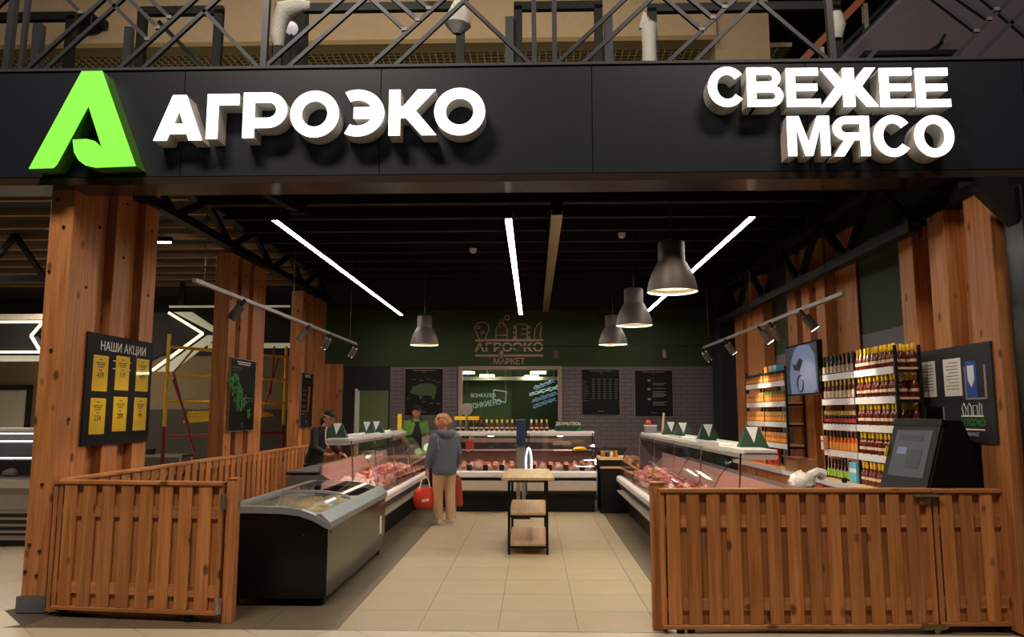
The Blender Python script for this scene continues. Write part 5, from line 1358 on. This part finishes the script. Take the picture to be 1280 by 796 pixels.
# ================================================================== PEOPLE
def loft(mb, rings, n=20):
    vs = [(cx + rx*math.cos(2*PI*j/n), cy + ry*math.sin(2*PI*j/n), z) for cx, cy, z, rx, ry in rings for j in range(n)]
    k = len(rings); fs = [(i*n+j, i*n+(j+1)%n, (i+1)*n+(j+1)%n, (i+1)*n+j) for i in range(k-1) for j in range(n)]
    fs += [tuple(range(n-1,-1,-1)), tuple(range((k-1)*n, k*n))]
    return mb.add(vs, fs)
def fuse(mb, name, m, parent, voxel=.009, iters=3):
    """one continuous skin over overlapping volumes"""
    me0 = mb.mesh(name, m)
    t = bpy.data.objects.new('work', me0); COL.objects.link(t)
    r = t.modifiers.new('r', 'REMESH'); r.mode = 'VOXEL'; r.voxel_size = voxel; r.use_smooth_shade = True
    s = t.modifiers.new('s', 'SMOOTH'); s.factor = .5; s.iterations = iters
    bpy.context.view_layer.update()
    me = bpy.data.meshes.new_from_object(t.evaluated_get(bpy.context.evaluated_depsgraph_get()))
    bpy.data.objects.remove(t)
    me.polygons.foreach_set('use_smooth', [True]*len(me.polygons))
    me.materials.clear(); me.materials.append(M[m])
    return obj(name, me, parent)
def head_into(mb, c, R):
    """skull, jaw, nose, ears; the face looks along -Y before R turns it"""
    h = MB().ball((0,0,0), 1, 28, 20)
    out = []
    for x, y, z in h.v:
        w = 1.0 - (.30*(-z)**1.4 if z < 0 else .06*z)
        X = x*.077*w; Z = z*.118; Y = y*.096*(1 - (.10*(-z) if z < 0 and y > 0 else 0))
        if y < -.3:
            nose = math.exp(-(x/.16)**2)*math.exp(-((z+.12)/.16)**2); Y -= .026*nose
            Y += .010*math.exp(-((abs(x)-.38)/.15)**2)*math.exp(-((z-.06)/.11)**2)      # sockets
            Y -= .010*math.exp(-(x/.25)**2)*math.exp(-((z+.82)/.16)**2)                  # chin
            Y -= .006*math.exp(-(x/.28)**2)*math.exp(-((z+.46)/.07)**2)                  # lips
        out.append((X, Y, Z))
    h.v = out
    for s in (-1, 1): h.ball((s*.078, .012, -.005), .026, 8, 6, (.35,.7,1.1))
    h.v = [tuple(Vector(c) + R @ Vector(p)) for p in h.v]
    mb.add(h.v, h.f)
def face_parts(parent, c, R):
    for s in (-1, 1):
        p = Vector(c) + R @ Vector((s*.030, -.084, .008)); MB().ball(tuple(p), .0095, 10, 6).build('eye', 'eye_dark', parent, True)
    a = MB().tube([tuple(Vector(c) + R @ Vector((x, -.094 + 1.6*x*x*2, -.055))) for x in (-.024,-.012,0,.012,.024)], [.003,.005,.005,.005,.003], 6); a.build('mouth', 'lip', parent, True)
def hand_into(mb, w, d, side, curl=.5, palm_n=Vector((0,0,0))):
    """palm and five curled fingers; w wrist, d pointing direction, side = thumb direction"""
    w = Vector(w); d = Vector(d).normalized(); s = Vector(side); s = (s - d*s.dot(d)).normalized(); nrm = d.cross(s).normalized()
    mb.tube([w - d*.02, w + d*.03, w + d*.085], [.024,.03,.028], 10)
    mb.add(*(lambda q: (q.v, q.f))(MB().bar(w + d*.02, w + d*.085, .066, .026, tuple(nrm))))
    L_ = (.064,.074,.070,.054)
    for k in range(4):
        b_ = w + d*.082 + s*(.027 - .018*k)
        p1 = b_ + (d*math.cos(curl*.6) + nrm*math.sin(curl*.6))*L_[k]*.45
        p2 = p1 + (d*math.cos(curl*1.6) + nrm*math.sin(curl*1.6))*L_[k]*.33
        p3 = p2 + (d*math.cos(curl*2.6) + nrm*math.sin(curl*2.6))*L_[k]*.26
        mb.tube([b_ - d*.012, p1, p2, p3], [.0098,.0092,.0086,.0075], 8)
    b_ = w + d*.03 + s*.026; p1 = b_ + (d*.6 + s*.7 + nrm*.25).normalized()*.036; p2 = p1 + (d*.9 + s*.25 + nrm*.4).normalized()*.03
    mb.tube([b_ - s*.012, p1, p2], [.0125,.0105,.0085], 8)
def arm_into(mb, sh, el, wr, rs=(.052,.043,.040,.027), g=0.0):
    sh, el, wr = Vector(sh), Vector(el), Vector(wr)
    mb.tube([sh, sh.lerp(el,.5), el, el.lerp(wr,.35), wr], [rs[0]+g, rs[0]*.92+g, rs[1]+g, rs[2]+g, rs[3]+g], 14)
    mb.ball(tuple(sh), rs[0]+g+.004, 14, 10)
def leg_into(mb, hp, kn, an, g=0.0, r=(.088,.058,.055,.040)):
    hp, kn, an = Vector(hp), Vector(kn), Vector(an)
    mb.tube([hp, hp.lerp(kn,.5), kn, kn.lerp(an,.35), an], [r[0]+g, r[0]*.88+g, r[1]+g, r[2]+g, r[3]+g], 16)
def shoe(parent, an, yaw, m):
    b_ = MB().ball((0,0,0), 1, 16, 10, (.046,.135,.060)); b_.v = [(x*(1-.10*(y < 0)), y-.055, max(z, -.045)+.045 + (.018 if y > .03 else -.008*(y < -.05))) for x, y, z in b_.v]
    c, s = math.cos(yaw), math.sin(yaw)
    b_.v = [(an[0] + x*c - y*s, an[1] + x*s + y*c, max(0.0, z)) for x, y, z in b_.v]
    o = b_.build('shoe', m, parent, True)
    so = MB().ball((0,0,0), 1, 16, 4, (.049,.138,.012)); so.v = [(an[0] + x*c - (y-.055)*s, an[1] + x*s + (y-.055)*c, z+.012) for x, y, z in so.v]; so.build('sole', 'cup_white', o)
    return o

# ---- customer with her back to us
def customer():
    t = thing('person', 'person in a grey-blue hooded jacket and khaki trousers with an orange bag, seen from behind', 'person', (-1.36, 11.72, 0), math.radians(212))
    R = Euler((math.radians(22), math.radians(-4), math.radians(10))).to_matrix(); hc = (.0, -.085, 1.495)
    b_ = MB()
    loft(b_, [(0,.0,.80,.15,.11),(0,.0,.92,.165,.12),(0,0,1.02,.14,.105),(0,-.005,1.18,.15,.11),(0,-.01,1.28,.155,.105),(0,-.015,1.36,.10,.07)])
    b_.tube([(0,-.01,1.33),(0,-.05,1.45)], [.055,.05], 12)
    head_into(b_, hc, R)
    LEl, LWr = (.235,-.02,1.03), (.245,-.09,.80); REl, RWr = (-.235,.0,1.03), (-.225,-.13,.82)
    arm_into(b_, (.165,-.005,1.30), LEl, LWr); arm_into(b_, (-.165,-.005,1.30), REl, RWr)
    hand_into(b_, LWr, (.02,-.10,-1), (0,-1,0), .75); hand_into(b_, RWr, (.0,-.10,-1), (0,-1,.0), .75)
    la, ra = (.085,-.03,.08), (-.085,.07,.08)
    leg_into(b_, (.085,0,.84), (.088,-.03,.46), la); leg_into(b_, (-.085,0,.84), (-.088,.02,.46), ra)
    for a in (la, ra): b_.ball((a[0], a[1]-.05, .045), .04, 10, 8, (.9,2,.8))
    body = fuse(b_, 'body', 'skin', t, .008, 2)
    face_parts(body, hc, R)
    j = MB()
    loft(j, [(0,.01,.735,.185,.135),(0,.01,.80,.195,.145),(0,.005,.95,.19,.14),(0,.0,1.12,.192,.142),(0,.0,1.24,.196,.138),(0,-.01,1.32,.165,.112),(0,-.02,1.385,.085,.080)])
    arm_into(j, (.172,-.0,1.285), LEl, (.245,-.085,.835), (.066,.060,.058,.046), .006); arm_into(j, (-.172,-.0,1.285), REl, (-.226,-.12,.85), (.066,.060,.058,.046), .006)
    jk = fuse(j, 'jacket', 'jacket', t, .011, 4)
    hd = MB(); 
    hd.tube([(-.10,-.05,1.37),(-.10,.055,1.37),(-.05,.115,1.345),(0,.13,1.335),(.05,.115,1.345),(.10,.055,1.37),(.10,-.05,1.37)], [.03,.05,.062,.066,.062,.05,.03], 12); hd.ball((0,.10,1.31), .085, 14, 10, (1.1,.65,.75))
    fuse(hd, 'hood', 'jacket', jk, .010, 4)
    MB().tube([(.10,.10,1.36),(.165,.085,1.25),(.15,.125,1.13)], .006, 6).build('seam_piping', 'jacket_light', jk); MB().tube([(-.10,.10,1.36),(-.165,.085,1.25),(-.15,.125,1.13)], .006, 6).build('seam_piping', 'jacket_light', jk)
    p = MB(); loft(p, [(0,.0,.76,.16,.12),(0,0,.84,.17,.13),(0,0,.93,.165,.125)])
    leg_into(p, (.085,0,.83), (.09,-.03,.46), (la[0], la[1], .075), .014, (.09,.066,.064,.058)); leg_into(p, (-.085,0,.83), (-.09,.02,.46), (ra[0], ra[1], .075), .014, (.09,.066,.064,.058))
    fuse(p, 'trousers', 'khaki', t, .010, 4)
    shoe(t, la, math.radians(-8), 'shoe_white'); shoe(t, ra, math.radians(10), 'shoe_white')
    hr = MB(); q = random.Random(8)
    for k in range(110):
        u = q.random(); th = q.uniform(0, 2*PI); ph = math.acos(1-1.35*u)
        v = Vector((.100*math.sin(ph)*math.cos(th), .124*math.sin(ph)*math.sin(th), .136*math.cos(ph)))
        if v.y < -.045 and v.z < .065: continue
        hr.ball(tuple(Vector(hc) + R @ (v + Vector((0,.016,.0)))), q.uniform(.024,.040), 8, 6)
    hr.ball(tuple(Vector(hc) + R @ Vector((0,.022,.018))), .1, 16, 12, (.86,1.0,1.08))
    fuse(hr, 'hair', 'hair_blond', t, .007, 1)
    return t
cust = customer()
MW = Matrix.Translation(cust.location) @ Matrix.Rotation(math.radians(212), 4, 'Z')
hl = MW @ Vector((.247,-.105,.715)); hr_ = MW @ Vector((-.225,-.145,.735))
t = thing('carrier_bag', 'bright orange-red plastic bag hanging from the left hand of the customer', 'bag', (hl.x-.02, hl.y-.03, .24), math.radians(20))
m_ = MB(); loft(m_, [(0,0,.0,.10,.04),(0,0,.03,.145,.07),(0,0,.12,.165,.085),(0,0,.22,.16,.075),(0,0,.29,.12,.045),(0,0,.31,.10,.02)], 22)
q = random.Random(2); m_.v = [(x*(1+q.uniform(-.07,.07)), y*(1+q.uniform(-.15,.15)), z+q.uniform(-.008,.008)) for x, y, z in m_.v]
bd = m_.build('bag_body', 'red_bag', t, True)
MB().prism([(-.06,.10),(.05,.115),(.05,.155),(-.06,.14)], -.084, -.080, 'y').build('pale_print', 'cup_white', bd)
for s in (-1, 1): MB().tube([(-.075,.015*s,.30),(-.055,.02*s,.40),(-.01,.012*s,.465),(.03,.012*s,.465),(.06,.02*s,.40),(.075,.015*s,.30)], .007, 6).build('handle', 'bubble_wrap', bd)
t = thing('carrier_bag', 'coral red tall shopping bag on the right hand side of the customer', 'bag', (hr_.x+.02, hr_.y+.02, .24), math.radians(-10))
m_ = MB(); loft(m_, [(0,0,.0,.12,.05),(0,0,.05,.13,.06),(0,0,.25,.125,.05),(0,0,.42,.10,.03),(0,0,.47,.06,.018)], 18)
m_.v = [(x*(1+q.uniform(-.05,.05)), y*(1+q.uniform(-.2,.2)), z) for x, y, z in m_.v]; bd = m_.build('bag_body', 'coral_bag', t, True)
MB().tube([(-.04,0,.46),(-.015,0,.50),(.01,0,.50),(.04,0,.46)], .007, 6).build('handle', 'coral_bag', bd)

# ---- staff
def staff(label, loc, rz, lean, top_m, skin_m, H, cap_band, apron, arms, head_rot, hair_tail):
    t = thing('person', label, 'person', loc, rz)
    k = H/1.70
    S = lambda p: (p[0]*k, (p[1] - max(0, (p[2]-.95))*lean)*k, p[2]*k)
    def rr_(rings): return [(S((c[0], c[1], c[2]))[0], S((c[0], c[1], c[2]))[1], c[2]*k, c[3]*k, c[4]*k) for c in rings]
    R = Euler(head_rot).to_matrix(); hc = Vector(S((0, -.03, 1.585))) + Vector((0,-.02,0))
    b_ = MB()
    loft(b_, rr_([(0,0,.84,.15,.11),(0,0,.95,.16,.115),(0,0,1.08,.135,.10),(0,0,1.25,.155,.11),(0,0,1.36,.165,.105),(0,0,1.44,.10,.065)]))
    b_.tube([S((0,0,1.41)), tuple(hc + Vector((0,.02,-.06)))], [.056,.05], 12)
    head_into(b_, tuple(hc), R)
    for s, (el, wr, hd_, sd) in zip((1,-1), arms):
        arm_into(b_, S((s*.175,0,1.385)), S(el), S(wr)); hand_into(b_, S(wr), hd_, sd, .5)
        leg_into(b_, S((s*.09,0,.88)), S((s*.095,-.01,.48)), S((s*.095,.02,.08)))
        b_.ball((s*.095*k, -.03, .045), .04, 10, 8, (.9,2,.8))
    body = fuse(b_, 'body', skin_m, t, .008, 2); face_parts(body, tuple(hc), R)
    j = MB(); loft(j, rr_([(0,0,.80,.17,.125),(0,0,.95,.175,.13),(0,0,1.08,.155,.118),(0,0,1.25,.172,.126),(0,0,1.36,.182,.12),(0,0,1.44,.115,.08),(0,0,1.47,.075,.07)]))
    for s, (el, wr, hd_, sd) in zip((1,-1), arms):
        sh, e = Vector(S((s*.174,0,1.382))), Vector(S(el))
        if apron: j.tube([sh, sh.lerp(e,.4), sh.lerp(e,.72)], [.064,.062,.060], 14); j.ball(tuple(sh), .065, 12, 8)
        else: arm_into(j, S((s*.178,0,1.385)), S(el), Vector(S(el)).lerp(Vector(S(wr)), .86), (.056,.05,.048,.038), .008)
    sh_ = fuse(j, 'shirt', top_m, t, .011, 3)
    p = MB(); loft(p, rr_([(0,0,.80,.16,.12),(0,0,.95,.17,.125)]))
    for s in (1,-1): leg_into(p, S((s*.09,0,.87)), S((s*.095,-.01,.48)), S((s*.095,.02,.07)), .012)
    fuse(p, 'trousers', 'cloth_black', t, .011, 3)
    for s in (1,-1): shoe(t, (s*.095*k, .02, .08), 0, 'cloth_black')
    if apron:
        a = MB(); ys = -.150
        pts = [(-.155,.50),(.155,.50),(.165,1.0),(.15,1.16),(.085,1.30),(.075,1.42),(-.075,1.42),(-.085,1.30),(-.15,1.16),(-.165,1.0)]
        rings = [(.50,.172,.150,0),(.80,.186,.142,0),(.95,.192,.148,0),(1.10,.178,.138,0),(1.22,.120,.142,0),(1.33,.088,.134,0),(1.42,.080,.098,0)]
        vs = []; fs = []; n = 9
        for z, rx, ry, _ in rings:
            for i in range(n):
                ang = math.radians(-90 + (i-(n-1)/2)*18); wx = (rx/ .19)
                x = .19*math.cos(ang)*wx; y = ry*math.sin(ang) if z < 1.3 else ry*math.sin(ang)
                vs.append(S((x, y, z)))
        for r_ in range(len(rings)-1):
            for i in range(n-1): fs.append((r_*n+i, r_*n+i+1, (r_+1)*n+i+1, (r_+1)*n+i))
        o2 = [tuple(Vector(v)+Vector((0,-.008,0))) for v in vs]; m0 = len(vs)
        a.add(vs + o2, fs + [tuple(i+m0 for i in reversed(f)) for f in fs])
        ap = a.build('apron', 'cloth_black', t, True)
        for s in (1,-1): MB().tube([S((s*.075,-.09,1.41)), S((s*.095,-.03,1.48)), S((s*.06,.06,1.46))], .013, 6).build('apron_strap', 'cloth_black', ap)
    cp = MB().ball((0,0,0), 1, 18, 12); cp.v = [tuple(hc + R @ Vector((x*.086, y*.106+.004, max(z,-.05)*.085+.056))) for x, y, z in cp.v]
    cap = cp.build('cap', 'cloth_black', t, True)
    vz = MB().ball((0,0,0), 1, 16, 6); vz.v = [tuple(hc + R @ Vector((x*.070, min(y,.2)*.085-.085, z*.007+.060 - .004*max(0,-y)))) for x, y, z in vz.v]; vz.build('visor', 'cloth_black', cap, True)
    if cap_band:
        MB().tube([tuple(hc + R @ Vector((.089*math.cos(a_*PI/10), .109*math.sin(a_*PI/10)+.004, .058))) for a_ in range(20)], .007, 6, True).build('cap_band', 'cup_white', cap, True)
    hr = MB().ball((0,0,0), 1, 16, 10); hr.v = [tuple(hc + R @ Vector((x*.083, max(y,-.15)*.102+.012, min(z,.45)*.105+.012))) for x, y, z in hr.v]
    if hair_tail: hr.tube([tuple(hc + R @ Vector((0,.10,.0))), tuple(hc + R @ Vector((0,.15,-.04))), tuple(hc + R @ Vector((0,.14,-.15)))], [.03,.035,.015], 10)
    hr.build('hair', 'hair_dark', t, True)
    return t
w = staff('person in black with a white-banded black cap leaning over the left case', (-3.50, 12.2, 0), math.radians(62), .38, 'cloth_black', 'skin', 1.68, True, False,
    [((.22,-.16,1.12),(.16,-.40,1.02),(-.1,-1,-.1),(-1,0,.2)), ((-.22,-.14,1.14),(-.20,-.42,1.03),(.05,-1,-.05),(1,0,.2))], (math.radians(14), 0, math.radians(-6)), True)
MB().tube([(-.10,-.34,1.44),(-.14,-.36,1.36),(-.13,-.36,1.22),(-.06,-.36,1.12)], .010, 6).build('white_cord', 'cup_white', w, True)
staff('person in a green shirt, black apron and black cap behind the wooden return counter', (-2.27, 14.62, 0), math.radians(26), .06, 'cloth_green', 'skin_tan', 1.80, False, True,
    [((.23,-.02,1.12),(.17,-.22,1.0),(-.3,-.9,-.2),(-1,0,.2)), ((-.23,-.03,1.12),(-.16,-.24,1.0),(.3,-.9,-.2),(1,0,.2))], (math.radians(8), 0, math.radians(14)), False)
